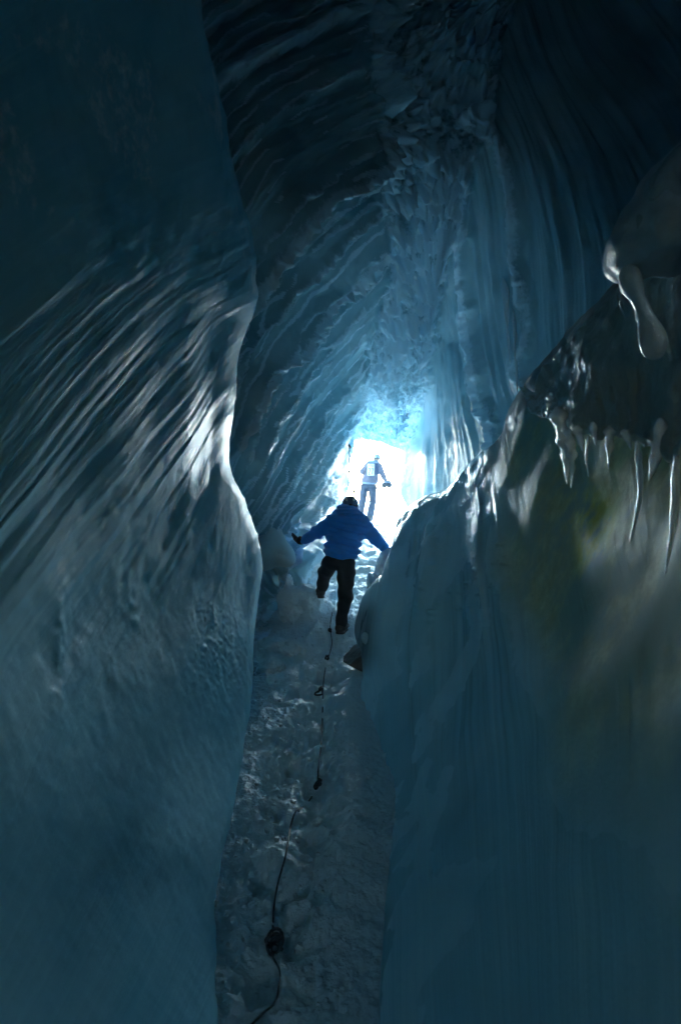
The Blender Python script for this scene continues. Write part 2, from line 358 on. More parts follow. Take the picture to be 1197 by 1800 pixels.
for x, y, z, r in [(-1,0,0,3.2),(1,0,0,3.4),(0,-1,0,9),(0,0,1,7),(0,0,-1,3.6),(-1,-1,0,6),(1,-1,0,6),(-1,0,1,5.5),(1,0,1,6),(-1,0,-1,3.6),(1,0,-1,3.6),(0,-1,1,9),(0,-1,-1,7),(-1,1,0,3.4),(1,1,0,3.9),(0,1,1,7.5),(0,1,-1,4.2),(-1,1,1,5),(1,1,1,7),(-1,1,-1,3.8),(1,1,-1,3.9)]:
    v = np.array([x, y, z], float); D_.append(v/np.linalg.norm(v)); R_.append(math.log(r))
shell_r = RBF(np.array(D_), np.array(R_), 'lin', 2e-3)
LL = [(0,[(370,60),(450,30),(560,-60)]),(1,[(400,140),(470,90),(620,30)]),(2,[(415,230),(480,180),(640,110)]),(3,[(435,330),(490,270),(560,220),(650,190)]),
 (4,[(450,430),(500,350),(580,290),(660,260)]),(5,[(455,540),(500,450),(580,370),(665,330)]),(6,[(440,640),(470,570),(560,470),(640,400),(680,350)]),
 (7,[(425,760),(460,680),(540,560),(640,480),(680,430)]),(8,[(425,860),(470,740),(540,640),(610,570),(665,500)]),(9,[(450,890),(480,800),(540,700),(600,640),(665,560)]),
 (10,[(465,905),(490,830),(560,740),(620,670),(650,620)]),(11,[(478,920),(500,870),(570,800),(610,740),(640,680)]),(12,[(490,940),(520,890),(580,840),(608,790),(625,740)]),
 (13,[(510,960),(545,910),(595,860),(612,810),(622,770)]),(14,[(540,990),(570,940),(605,890),(617,840),(620,800)])]
RL = [(0,[(740,650),(735,740),(715,800),(708,870)]),(1,[(765,600),(752,720),(735,800),(735,880)]),(2,[(775,540),(775,650),(800,750),(835,840)]),(3,[(800,450),(820,560),(850,700),(870,800)]),
 (4,[(840,300),(850,450),(870,600),(890,720)]),(5,[(870,250),(890,400),(905,550),(915,690)]),(6,[(900,200),(940,350),(980,500),(980,650)]),(7,[(930,150),(1020,300),(1060,450),(1050,600)]),
 (8,[(980,100),(1100,230),(1150,350),(1197,500)]),(9,[(1050,0),(1150,100),(1230,250)])]
sL, sR = lines_rbf(LL), lines_rbf(RL)
OPEN = [(617,773),(628,768),(640,772),(652,776),(665,777),(676,782),(690,788),(702,791),(711,797),(708,815),(705,835),(702,855),(705,872),(714,888),(722,900),(700,935),(660,950),(615,945),(597,915),(606,885),(612,850),(615,810)]
oc = (660, 852)
oa = np.array([math.atan2(oc[1]-y, x-oc[0]) for x, y in OPEN]) % (2*PI); orr = np.array([math.hypot(x-oc[0], y-oc[1]) for x, y in OPEN])
o_ = np.argsort(oa); oa, orr = oa[o_], orr[o_]; oa = np.r_[oa-2*PI, oa, oa+2*PI]; orr = np.tile(orr, 3)
th = np.r_[np.linspace(-.35, PI+.45, 860, endpoint=False), np.linspace(PI+.45, 2*PI-.35, 70, endpoint=False)]
nth = len(th); nr = 600
rho0 = np.interp(th, oa, orr)+1.2*vnoise(th*9, 0, 0, 3)*(np.sin(th) > .2)
c = np.array([(oc[0]-CX)/F, 1, (CY-oc[1])/F]); c /= np.linalg.norm(c); e1 = np.cross(c, [0, 0, 1]); e1 /= np.linalg.norm(e1); e2 = np.cross(e1, c)
tt = np.linspace(0, 1, nr); a0 = np.arctan(rho0/F)
g = np.where(tt < .9, (tt/.9)**1.25*math.radians(50), math.radians(50)+(tt-.9)/.1*(PI-BACK_FILL-math.radians(50)))
al = a0[None]+g[:, None]*(PI-BACK_FILL-a0[None])/(PI-BACK_FILL)
dr = np.cos(al)[..., None]*c+np.sin(al)[..., None]*(np.cos(th)[None, :, None]*e1+np.sin(th)[None, :, None]*e2)
rr = np.exp(shell_r(dr)); V = dr*rr[..., None]
ysafe = np.maximum(dr[..., 1], .35); pxs = np.clip(CX+F*dr[..., 0]/ysafe, -100, 1400); pys = np.clip(CY-F*dr[..., 2]/ysafe, -300, 1300)
q = np.stack([pxs, pys], -1); SL = np.clip(sL(q), -3, 17); SR = np.clip(sR(q), -3, 13)
lb = np.interp(pys, [-100,0,300,450,600,700,770], [600,630,655,682,652,638,620]); rb = np.interp(pys, [-100,0,200,400,500,620,700,800], [930,900,860,800,782,764,742,712])
jag = 14*fbm(V[...,0]*2.5, V[...,1]*2.5, V[...,2]*2.5, 3, 2)
mL = sstep(lb+22, lb-14, pxs+jag)*(pys < 1150); mR = sstep(rb-18, rb+18, pxs+jag); mC = np.clip(1-mL-mR, 0, 1)
nrm = grid_normals(V)
if np.mean((nrm*dr).sum(-1)[:400]) > 0: nrm = -nrm          # towards the camera side
wx, wy, wz = V[..., 0], V[..., 1], V[..., 2]
inview = sstep(math.radians(62), math.radians(48), al)
fr_far = sstep(60, 110, np.hypot(pxs-oc[0], pys-oc[1]))
# left wall: stacked terraces with ragged crests + fine flutes
def terraces(S, k, seed, wob=.25):
    x = S*k+wob*fbm(wx*1.6, wy*1.1, wz*1.6, 4, seed); n = np.floor(x); f = x-n
    amp = .55+.45*_h(n, n*0, n*0, seed)
    prof = np.where(f < .78, (f/.78)**1.6, ((1-f)/.22)**1.0)
    crest = np.exp(-((f-.78)/.11)**2)*sstep(.25, .8, amp)
    return prof*amp, crest
tl, cl = terraces(SL, .85, 40); tl2, cl2 = terraces(SL+.37, 2.0, 41, .55)
fl = fbm(SL*7.5, wx*.35+wz*.3, wy*.3, 3, 44, .55)
lump = np.abs(fbm(wx*7, wy*7, wz*7, 3, 47, .6))
bL = tl*.25+tl2*.16*(.5+.5*fr_far)+fl*.030+.02*np.exp(-((((SL*3.1+.5*fbm(wx*2, wy*1.5, wz*2, 3, 51)) % 1)-.5)/.10)**2)+cl*(.04+.15*lump)+cl2*(.02+.06*lump)
tr_, cr_ = terraces(SR, .55, 60, .3); flr = fbm(SR*6.5, wz*.35, wy*.2, 3, 64, .6); flr2 = fbm(SR*2.2, wz*.25, wy*.2, 2, 66)
bR = tr_*.18+flr*.06+flr2*.13+cr_*.10*lump
big = fbm(wx*1.1, wy*.9, wz*1.1, 3, 70); bil = np.abs(fbm(wx*2.6, wy*2.0, wz*2.6, 4, 71, .55)); spk = np.abs(fbm(wx*8, wy*8, wz*8, 3, 72, .6))
bC = (.25*big+.70*bil+.36*np.abs(fbm(wx*4.4, wy*3.8, wz*4.4, 3, 73, .55))+.12*spk-.16)*(.35+.65*sstep(100, 230, np.hypot(pxs-690, pys-800)))
amp = inview*(.3+.7*fr_far)*np.clip(rr/9, .55, 1.1)
disp = amp*(mL*bL+mR*bR+mC*bC)+.05*(1-inview)*big
V = V+nrm*disp[..., None]
frost = np.clip(mL*(cl*1.0+.6*cl2+.35*sstep(6.5, 11, SL)*sstep(-.1, .25, fbm(wx*2, wy*2, wz*2, 3, 49)))+mR*cr_*1.0+mC*(.38+.62*sstep(.10, .34, bil+.5*spk)), 0, 1)
fine = np.exp(-((((SL*3.1+.5*fbm(wx*2, wy*1.5, wz*2, 3, 51)) % 1)-.5)/.10)**2)*(fbm(wx*1.5, wy, wz*1.5, 2, 52) > -.15)
frost = np.clip(np.maximum(frost, mL*.9*fine), 0, 1)
arch = sstep(170, 90, np.hypot(pxs-690, pys-770))*mC; frost = frost*(1-arch)+.42*arch*(1+.5*fbm(wx*1.2, wy, wz*1.2, 2, 55))  # less frost on the arch: darker colour offsets the overbright light there
# outer lip beyond the mouth
lip = [V[0]+(V[0]-np.array([1.05, 17.3, .6]))*s*np.array([1, 0, 1])+np.array([0, dy, 0]) for s, dy in ((.5, 1.0), (.25, .7), (.07, .3))]
V = np.concatenate([np.array(lip), V]); pad = lambda a: np.concatenate([np.repeat(a[:1], 3, 0), a])
UVs = np.where(mL[..., None] >= mR[..., None], np.stack([SL*.5, wz*.6+wx*.5+wy*.3], -1), np.stack([SR*.5+9, wz*.8+wy*.2], -1))
frost, UVs = pad(frost), pad(UVs); nr += 3
a1 = np.searchsorted(th, 1.15); a2 = np.searchsorted(th, 1.98); a3 = np.searchsorted(th, PI+.45)
def part_of_shell(name, js, label, r0=0, r1=nr):
    v = V[r0:r1][:, js]; return tag(mesh_obj(name, v, grid_faces(v.shape[0], v.shape[1], flip=False), ICE_T, attrs={'frost': frost[r0:r1][:, js]}, uv=UVs[r0:r1][:, js]), label, kind='structure')
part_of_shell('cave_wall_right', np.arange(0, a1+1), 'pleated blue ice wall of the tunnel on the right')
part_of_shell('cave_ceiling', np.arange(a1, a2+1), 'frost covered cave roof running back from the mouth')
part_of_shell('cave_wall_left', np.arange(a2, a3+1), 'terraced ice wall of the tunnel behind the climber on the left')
part_of_shell('cave_bed', np.r_[np.arange(a3, nth), 0], 'ice bed under the snow path')

# ------------------------------------------------------------------ near ice walls (thick rolled sheets)
def sheet(A, B, nv, nu, depth, W, R, turn=150, nroll=60, tail=1.2, back=None, nA=24, rag=0.0):
    """A: outer rim, B: silhouette; the surface rounds away behind B by `turn` degrees."""
    W = np.interp(np.linspace(0, 1, nv), np.linspace(0, 1, np.size(W)), np.atleast_1d(W))[:, None]; A = spline(A, nv); B = spline(B, nv); tv = np.linspace(0, 1, nv); B = B+rag*np.stack([vnoise(tv*34, 3, 0, 7)+.6*vnoise(tv*90, 5, 0, 8), 0*tv], 1); dirv = B-A; L = np.linalg.norm(dirv, axis=1, keepdims=True); dn = dirv/L
    u = np.linspace(0, 1, nu)**.85
    px = A[None]+u[:, None, None]*(dirv-dn*W)[None]; d = depth(px)
    cols = [P(px[..., 0], px[..., 1], d)]; PX = [px]
    base = B-dn*W; db = d[-1]; ddu = (d[-1]-d[-2])/(np.linalg.norm(px[-1]-px[-2], axis=-1))   # m per px
    ph = np.radians(np.linspace(0, turn, nroll+1)[1:]); rs = np.interp(np.linspace(0, 1, nv), np.linspace(0, 1, np.size(R)), np.atleast_1d(R))
    for p in ph:
        off = W*math.sin(p)
        q = base+dn*off; dd = db+rs*(1-math.cos(p))+ddu*W[:, 0]*math.sin(min(p, PI/2))
        cols.append(P(q[:, 0], q[:, 1], dd)[None]); PX.append(q[None])
    last = cols[-1][0]-cols[-2][0]; last /= np.linalg.norm(last, axis=-1, keepdims=True); e = cols[-1][0]
    for k in range(1, 8): cols.append((e+last*tail*k/7)[None]); PX.append(q[None])
    Vs = np.concatenate(cols); PXs = np.concatenate(PX)
    if back is not None:           # carry the wall on past the camera
        ext = [np.stack([back+0*Vs[0, :, 0], y+0*Vs[0, :, 0], Vs[0, :, 2]*1.3], -1)[None] for y in np.linspace(-3.2, 1.0, nA)]
        Vs = np.concatenate(ext+[Vs]); PXs = np.concatenate([PX[0][:1]]*nA+[PXs])
    return Vs, PXs
def finish(name, Vs, PXs, S, disp, mat, label, attrs, sgn_out, tcoord, kind='structure'):
    n = grid_normals(Vs)
    if np.sum(n[:, :, 0]*sgn_out) < 0: n = -n
    Vs = Vs+n*disp[..., None]
    return tag(mesh_obj(name, Vs, grid_faces(*Vs.shape[:2]), mat, attrs=attrs, uv=np.stack([S*.5, tcoord], -1)), label, kind=kind)
# left near wall
Lc = [(340,-250,3.0),(355,0,3.6),(420,300,4.4),(455,540,5.4),(432,650,5.6),(425,720,5.8),(412,820,6.0),(430,870,6.4),(445,905,6.7),(458,950,6.9),(460,1000,6.9),(450,1070,6.7),(445,1180,6.2),(430,1300,5.4),(412,1440,4.7),(392,1550,4.2),(385,1800,3.1),(380,2050,2.6),
 (0,-250,2.2),(0,0,2.4),(0,450,2.55),(0,900,2.6),(0,1300,2.3),(0,1800,1.75),(0,2050,1.5),(200,0,3.0),(200,300,3.15),(200,450,3.3),(200,650,3.5),(200,900,3.75),(200,1100,3.7),(200,1300,3.35),(200,1550,2.8),(200,1800,2.3),(200,-250,2.7),
 (330,300,3.75),(330,450,4.1),(330,600,4.45),(330,750,4.7),(330,900,4.9),(330,1200,4.5),(330,1500,3.6),(330,1800,2.75),(390,450,4.6),(385,560,4.85),(390,620,5.25),(385,850,5.5),(400,1000,5.9),(395,1130,5.5),(-400,0,1.75),(-400,900,1.85),(-400,1800,1.4),(-400,2050,1.2),(-400,-250,1.6)]
Lc = np.array(Lc, float); dL = RBF(Lc[:, :2], np.log(Lc[:, 2]), 'tps', 1e-3)
LS = [(0,[(0,330),(200,230),(370,120)]),(1,[(0,480),(150,380),(300,290),(430,230)]),(2,[(0,620),(130,530),(250,430),(440,340)]),(3,[(0,760),(120,600),(200,520),(330,410),(450,400)]),
 (4,[(0,900),(150,720),(300,560),(380,480),(455,480)]),(5,[(0,1040),(150,850),(300,680),(400,590),(440,560)]),(6,[(0,1180),(150,960),(280,810),(400,670),(430,630)]),(7,[(60,1300),(170,1080),(300,900),(390,760),(425,710)]),
 (8,[(130,1400),(220,1150),(330,960),(400,840),(420,780)]),(9,[(210,1450),(270,1200),(370,980),(420,860),(430,830)]),(10,[(290,1500),(330,1230),(400,1000),(445,880)]),(11,[(370,1500),(390,1250),(435,1020),(470,900)])]
sW = lines_rbf(LS)
Vw, Xw = sheet([(-400,-260),(-400,500),(-400,1200),(-400,2060)],
 [(330,-260),(357,0),(385,150),(418,300),(444,420),(456,540),(436,630),(426,720),(413,820),(423,862),(440,905),(456,950),(462,1000),(455,1060),(446,1180),(431,1300),(413,1440),(392,1550),(386,1800),(381,2060)],
 760, 420, lambda p: np.exp(dL(p)), [34, 34, 34, 18, 14, 20, 24], [.35, .4, .42, .2, .3, .35], back=-1.45, rag=2.6)
S = np.clip(sW(Xw), -4, 15); x_, y_ = Xw[..., 0], Xw[..., 1]; wx, wy, wz = Vw[..., 0], Vw[..., 1], Vw[..., 2]
fanm = sstep(330, 520, y_+(x_-300)*.35)*sstep(1250, 950, y_)
ser = fbm(S*1.3, wy*.5, wz*.5, 2, 80)
flu = fbm(S*5.6+.6*fbm(wx, wy*.6, wz, 2, 88), wy*.28+wz*.2, 0, 3, 81, .6)*(.45+.8*np.clip(fbm(S*.9, wy*.5, wz*.4, 2, 89)+.5, 0, 1)); flu2 = fbm(S*10, wy*.4, wz*.3, 2, 82, .6)
nearsil = sstep(250, 400, x_)
# shelf that turns the lower half of the bulge towards the mouth of the cave
cren = sstep(330, 390, x_)*sstep(500, 570, y_-.25*(x_-390))*sstep(880, 800, y_)
dsp = fanm*(.0095*flu*(1-.4*nearsil)+.0055*flu2)+.022*ser*sstep(200, 500, y_)*sstep(1500, 1000, y_)+.026*fbm(wx*1.2, wy*1.2, wz*1.2, 2, 84)*sstep(1500, 900, y_)+.004*fbm(wx*9, wy*9, wz*9, 2, 85)
dsp = dsp-.05*cren
hil = np.exp(-((x_-385)/45)**2-((y_-1130)/80)**2); dsp = dsp+hil*.010*np.abs(fbm(wx*26, wy*20, wz*26, 2, 87))*2
for (a, b_, h, w_) in [(238, 1065, 55, 15), (106, 1235, 50, 12), (104, 1120, 60, 9)]:   # hanging drips frozen on the wall
    dsp = dsp+.009*np.exp(-((x_-a-4*np.sin(y_/29))/w_)**2-((y_-b_)/h)**4)*(1+.5*vnoise(x_/9, y_/14, a, 9))
dsp = dsp+.03*fbm(wx*2.4, wy*2.4, wz*2.4, 4, 91, .6)*sstep(-50, 250, x_)*sstep(620, 420, y_)+.003*fbm(wx*7, wy*7, wz*7, 3, 92, .6)*sstep(950, 1100, y_)
frs_hil = np.clip(.35*sstep(330, 420, x_)*sstep(520, 600, y_)*sstep(880, 780, y_)+.3*hil+.35*sstep(30, 8, np.abs(x_-np.interp(y_, [0, 300, 540], [355, 418, 456])))*(y_ < 540)+.45*sstep(.05, .4, fbm(wx*2.2, wy*1.6, wz*2.2, 4, 191, .6))*(y_ < 520), 0, 1)*.75  # frost patches, with the bulge's highlights painted in as pale frost colour
finish('cave_wall_bulge', Vw, Xw, S, dsp, ICE_L, 'fluted blue ice bulge filling the left side of the view', {'frost': frs_hil}, 1, wy*.5+wz*.4)

# right near wall: blue drape and ochre rock under the ice
Rc = [(700,900,8.0),(697,935,7.9),(703,975,7.8),(680,1020,7.6),(645,1060,7.5),(632,1110,7.4),(650,1180,7.1),(640,1230,6.5),(645,1270,6.2),(668,1320,5.7),(690,1375,5.15),(688,1420,4.9),(690,1600,3.8),(690,1800,3.1),(690,2050,2.6),
 (760,870,7.5),(800,848,7.0),(840,802,6.6),(900,715,5.8),(960,640,5.1),(1080,505,4.2),(1250,300,3.4),(1400,220,2.9),(760,1000,6.2),(760,1150,5.7),(780,1300,4.7),(790,1500,3.7),(800,1700,2.9),(900,820,5.25),(900,900,4.85),(900,1100,4.3),(900,1400,3.4),(900,1800,2.45),
 (1000,760,4.5),(1000,850,4.15),(1000,1000,3.7),(1050,1200,2.8),(1100,700,3.7),(1100,800,3.5),(1100,1000,3.0),(1197,800,3.0),(1197,900,2.7),(1197,1200,2.3),(1197,1600,1.95),(1197,600,3.2),(1500,900,1.8),(1500,400,2.2),(1500,1600,1.5),(1500,2050,1.25),(1000,1800,2.2),(900,2050,2.1)]
Rc = np.array(Rc, float); dR = RBF(Rc[:, :2], np.log(Rc[:, 2]), 'tps', 1e-3)
DR = [(0,[(700,910),(700,990),(660,1060),(650,1120),(650,1250),(690,1380),(690,1800)]),(1,[(730,885),(722,960),(705,1050),(690,1150),(700,1300),(730,1800)]),(2,[(765,870),(768,960),(768,1100),(770,1300),(800,1800)]),(3,[(800,850),(820,960),(830,1100),(840,1300),(870,1800)]),
 (4,[(840,810),(870,900),(890,1000),(915,1100),(950,1300),(960,1800)]),(5,[(900,740),(930,850),(960,1000),(1000,1200),(1040,1800)]),(6,[(960,650),(1000,800),(1040,1000),(1100,1300),(1130,1800)]),(7,[(1080,510),(1100,700),(1130,1000),(1197,1400)]),(8,[(1197,400),(1220,1000)])]
sD = lines_rbf(DR)
Vr, Xr = sheet([(1500,100),(1500,400),(1500,800),(1500,1300),(1500,1700),(1500,2060)],
 [(1330,250),(1197,370),(1082,498),(1020,560),(960,636),(905,708),(880,768),(842,798),(790,851),(752,868),(724,884),(706,903),(697,932),(704,972),(684,1015),(650,1045),(638,1075),(630,1115),(646,1160),(656,1195),(641,1225),(645,1270),(668,1320),(691,1375),(687,1420),(689,1600),(691,1800),(691,2060)],
 900, 420, lambda p: np.exp(dR(p)), 26, [.3, .4, .5, .35, .3, .25, .2], back=1.4)
S = np.clip(sD(Xr), -3, 11); x_, y_ = Xr[..., 0], Xr[..., 1]; wx, wy, wz = Vr[..., 0], Vr[..., 1], Vr[..., 2]
bx = np.interp(y_, [700, 800, 860, 950, 1020, 1100, 1200, 1400, 1700], [860, 850, 862, 878, 890, 935, 972, 985, 1000])
rk = sstep(-22, 44, x_-bx+10*fbm(wx*3, wy*3, wz*3, 3, 90))*sstep(1600, 1050, y_)
lich = np.exp(-((x_-1035)/45)**2-((y_-905)/60)**2)+.9*np.exp(-((x_-1055-.3*(910-y_))/26)**2-((y_-930)/50)**2)+.7*np.exp(-((x_-1015)/14)**2-((y_-985)/40)**2)
ridge = sstep(75, 20, y_-np.interp(x_, [700, 790, 842, 905, 960, 1082, 1197], [896, 850, 798, 708, 636, 498, 370]))
flu = fbm(S*5.4, wz*.35, 0, 3, 91, .6); flu2 = fbm(S*12, wz*.7, 0, 2, 92); gul = fbm(S*1.4+.5, wz*.2, 0, 2, 93)
below = sstep(830, 930, y_)*(1-rk)
dsp = below*(1-ridge)*(.030*flu+.006*flu2+.07*gul)*sstep(1500, 1050, y_)+.07*(1-rk)*sstep(880, 1000, y_)+rk*(.035*fbm(wx*1.6, wy*1.6, wz*1.6, 3, 94))+.05*fbm(wx*1.1, wy, wz*1.1, 3, 95)
dsp = dsp+ridge*(.030*fbm(wx*3, wy*2, wz*3, 3, 96)+.006*flu)+ridge*.012*np.abs(fbm(S*6, wy*3, wz*3, 3, 99))
dr_x = np.where(y_ < 1000, 772, 770)+5*np.sin(y_/13)
dsp = dsp+np.exp(-((x_-dr_x)/5)**2)*sstep(880, 930, y_)*sstep(1110, 1080, y_)*np.clip(vnoise(y_/8, 0, 0, 97)+.4, 0, 1)*.035
dsp = dsp+np.clip(vnoise(x_/7, y_/7, 0, 98)-.62, 0, 1)*.06*sstep(870, 930, y_)*sstep(1120, 1060, y_)*(x_ < 900)*(x_ > 740)
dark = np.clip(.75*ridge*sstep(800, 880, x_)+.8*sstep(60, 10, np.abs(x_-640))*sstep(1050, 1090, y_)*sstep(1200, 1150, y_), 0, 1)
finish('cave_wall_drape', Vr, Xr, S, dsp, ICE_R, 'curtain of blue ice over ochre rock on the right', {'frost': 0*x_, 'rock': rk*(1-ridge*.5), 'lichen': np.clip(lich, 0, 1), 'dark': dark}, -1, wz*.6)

# overhanging ice brow above the icicles
Oc = [(960,650,4.75),(1080,515,3.85),(1197,400,3.1),(1350,300,2.5),(975,740,3.75),(1000,762,3.5),(1050,752,3.25),(1100,765,2.95),(1150,785,2.7),(1197,795,2.5),(1350,820,2.1),(1050,640,3.5),(1197,600,2.7),(1120,650,3.1),(1350,560,2.15),(1500,500,1.85),(1500,820,1.7),(1500,300,2.1)]
Oc = np.array(Oc, float); dO = RBF(Oc[:, :2], np.log(Oc[:, 2]), 'tps', 1e-3)
Vo, Xo = sheet([(925,700),(962,650),(1020,585),(1085,518),(1197,400),(1350,300),(1500,250)],
 [(948,735),(975,752),(1000,770),(1025,758),(1050,766),(1075,757),(1100,770),(1150,790),(1197,805),(1350,830),(1500,840)], 420, 200, lambda p: np.exp(dO(p)), 16, .22, tail=.6)
x_, y_ = Xo[..., 0], Xo[..., 1]; wx, wy, wz = Vo[..., 0], Vo[..., 1], Vo[..., 2]
dsp = .10*fbm(wx*1.7, wy*1.7, wz*1.7, 3, 101)+.035*np.abs(fbm(wx*6, wy*6, wz*6, 4, 102))+.018*fbm(x_/9, wy*2, wz*1.5, 3, 103)
n = grid_normals(Vo)
if np.sum(n[:, :, 1]) > 0: n = -n
Vo = Vo+n*dsp[..., None]
tag(mesh_obj('ice_overhang', Vo, grid_faces(*Vo.shape[:2]), ICE_O, attrs={'frost': .5*sstep(1010, 965, x_)*sstep(640, 720, y_)}, uv=np.stack([x_/60, wz], -1)), 'dark brow of dirty ice above the row of icicles', kind='structure')

# ------------------------------------------------------------------ loose ice, rock, snow lumps
def blob(name, parts, mat, label, cat, h=.02, rough=.02, fr=5, seed=0, group=None, k=.06, ridged=False, kind=None):
    ctr = np.mean([np.array(p[0]) for p in parts], 0)
    lo = np.min([np.array(p[0])-np.array(p[1])*1.15 for p in parts], 0)-.06; hi = np.max([np.array(p[0])+np.array(p[1])*1.15 for p in parts], 0)+.06
    def fn(X, Y, Z):
        D = None
        for p in parts:
            e = ell(X, Y, Z, p[0], p[1], p[2] if len(p) > 2 else 0); D = e if D is None else su(D, e, k)
        nz = fbm(X*fr, Y*fr, Z*fr, 4, seed, .55)
        return D+rough*(np.abs(nz)*2-.3 if ridged else nz)
    v, f = surfnet(fn, lo, hi, h)
    base = np.array([ctr[0], ctr[1], v[:, 2].min()])
    o = mesh_obj(name, v-base, f, mat, attrs={'dirt': np.zeros(len(v)), 'glaze': np.zeros(len(v)), 'frost': np.zeros(len(v))}, uv=np.stack([v[:, 0]*2, v[:, 2]], -1)); o.location = base
    return tag(o, label, cat, group, kind)
pp = lambda px, py, d: tuple(P(px, py, d))
ROCK = plain('wet_dark_rock', (.045, .04, .035), (.10, .08, .06), .28, 9, .02)
def crag(name, c, r, mat, label, seed, h=.012, nrm=None):
    rnd = random.Random(seed); c = np.array(c); pl = []
    for _ in range(13):
        v = np.array([rnd.gauss(0, 1), rnd.gauss(0, 1), rnd.gauss(0, 1)]); v /= np.linalg.norm(v); pl.append((v, rnd.uniform(.62, .9)))
    pl += nrm or []
    def fn(X, Y, Z):
        x, y, z = (X-c[0])/r[0], (Y-c[1])/r[1], (Z-c[2])/r[2]; D = np.sqrt(x*x+y*y+z*z)-1
        for v, d in pl: D = np.maximum(D, x*v[0]+y*v[1]+z*v[2]-d)
        return D*min(r)+.008*fbm(X*12, Y*12, Z*12, 4, seed)+.012*fbm(X*4, Y*4, Z*4, 2, seed+1)
    v, f = surfnet(fn, c-np.array(r)*1.1-.03, c+np.array(r)*1.1+.03, h); base = np.array([c[0], c[1], v[:, 2].min()])
    o = mesh_obj(name, v-base, f, mat); o.location = base; return tag(o, label, 'rock')
n3 = lambda a, b, d, k: (np.array([a, b, d])/np.linalg.norm([a, b, d]), k)
crag('rock', pp(640,1160,7.25), (.30,.30,.24), ROCK, 'wet dark brown rock wedged at the foot of the right ice wall', 110, nrm=[n3(-.62,-.2,.76,.42), n3(-.5,-.1,-.85,.42), n3(.1,-1,.2,.55)])
blob('ice_chunk', [(pp(641,1120,7.05), (.035,.05,.05)), (pp(646,1126,7.05), (.03,.04,.035))], ICE_C, 'small shiny ice chunk on top of the dark rock', 'ice', .008, .012, 14, 111)
blob('ice_hump', [(pp(688,1005,8.75), (.20,.45,.33)), (pp(665,1050,8.6), (.12,.35,.30), .3), (pp(700,1060,8.6), (.25,.4,.4))], ICE_C, 'clear rounded ice hump under the right hand of the blue jacket climber', 'ice', .018, .02, 4, 112)
blob('ice_shoulder', [(pp(484,966,9.0), (.30,.45,.17), -.62), (pp(464,968,8.95), (.24,.5,.27), -.5), (pp(478,945,9.05), (.16,.4,.16), -.7)], ice_mat('grey_ice', (.40, .50, .50), (.52, .62, .62), .5, .004, .004, (4, 1, 1), frost=False, spec=.2), 'smooth grey green ice shoulder under the left glove of the blue jacket climber', 'ice', .018, .012, 3, 113)
lumps = [((480,1085,8.2),(.17,.16,.11),'low round snow lump at the foot of the left ice bulge'),((515,1092,8.1),(.13,.12,.09),'second snow lump from the left bulge, below the blue hollow'),
 ((470,1125,7.5),(.16,.14,.10),'snow lump nearest the camera against the left ice bulge'),((512,1050,9.1),(.17,.18,.15),'largest snow lump standing in front of the blue hollow'),
 ((536,1045,9.15),(.20,.20,.13),'snow block under the raised boot of the blue jacket climber'),((508,1028,9.3),(.05,.06,.10),'thin upright snow shard beside the blue hollow'),
 ((545,1000,10.3),(.16,.15,.12),'snow lump behind the raised knee of the blue jacket climber'),((530,1020,9.9),(.13,.12,.09),'small snow lump behind the row at the blue hollow'),
 ((560,985,11.0),(.17,.18,.12),'farthest snow lump beside the left wall'),((527,1036,9.5),(.06,.06,.07),'fist sized snow lump just above the largest lump')]
for i, (pc, r, lab) in enumerate(lumps):
    p0 = np.array(pp(*pc)); gz = float(floor_z(p0[0], p0[1], False)); r = np.array(r)
    zz = gz+r[2]*.35 if i not in (3, 4, 5, 6, 8) else max(p0[2], gz)
    parts = [((p0[0], p0[1], zz), tuple(r)), ((p0[0]+r[0]*.55, p0[1]+.02, zz-r[2]*.25), tuple(r*.7)), ((p0[0]-r[0]*.5, p0[1]-.03, zz-r[2]*.15), tuple(r*.65))]
    if zz-gz > r[2]*.4: parts.append(((p0[0], p0[1]+.05, (zz+gz)/2), (r[0]*1.1, r[1]*1.3, (zz-gz)/2+r[2]*.8)))
    blob('snow_lump', parts, SNOW, lab, 'snow', .012, .055, 5.5, 120+i, 'snow lumps by the left wall', .03, ridged=True)
# near ice lump and hanging drip, upper right
ICE_D = ice_mat('dull_ice', (.38, .52, .58), (.50, .63, .68), .3, .004, .01, (3, 1, 1), frost=False, trans=.2)
blob('ice_boulder', [(pp(1165,408,2.8), (.21,.26,.17), .5), (pp(1108,452,2.85), (.105,.17,.105), .4), (pp(1240,350,2.7), (.26,.3,.24), .5)], ICE_D, 'big smooth grey ice boulder jutting out at the upper right edge', 'ice', .014, .045, 4, 140)
blob('ice_drip', [(pp(1148,602,2.75), (.050,.048,.060)), (pp(1134,560,2.75), (.018,.024,.066), .25), (pp(1118,520,2.78), (.018,.026,.07), .35), (pp(1104,490,2.8), (.035,.045,.05))], ICE_D, 'pear shaped ice drip hanging below the grey boulder', 'ice', .010, .008, 8, 141)

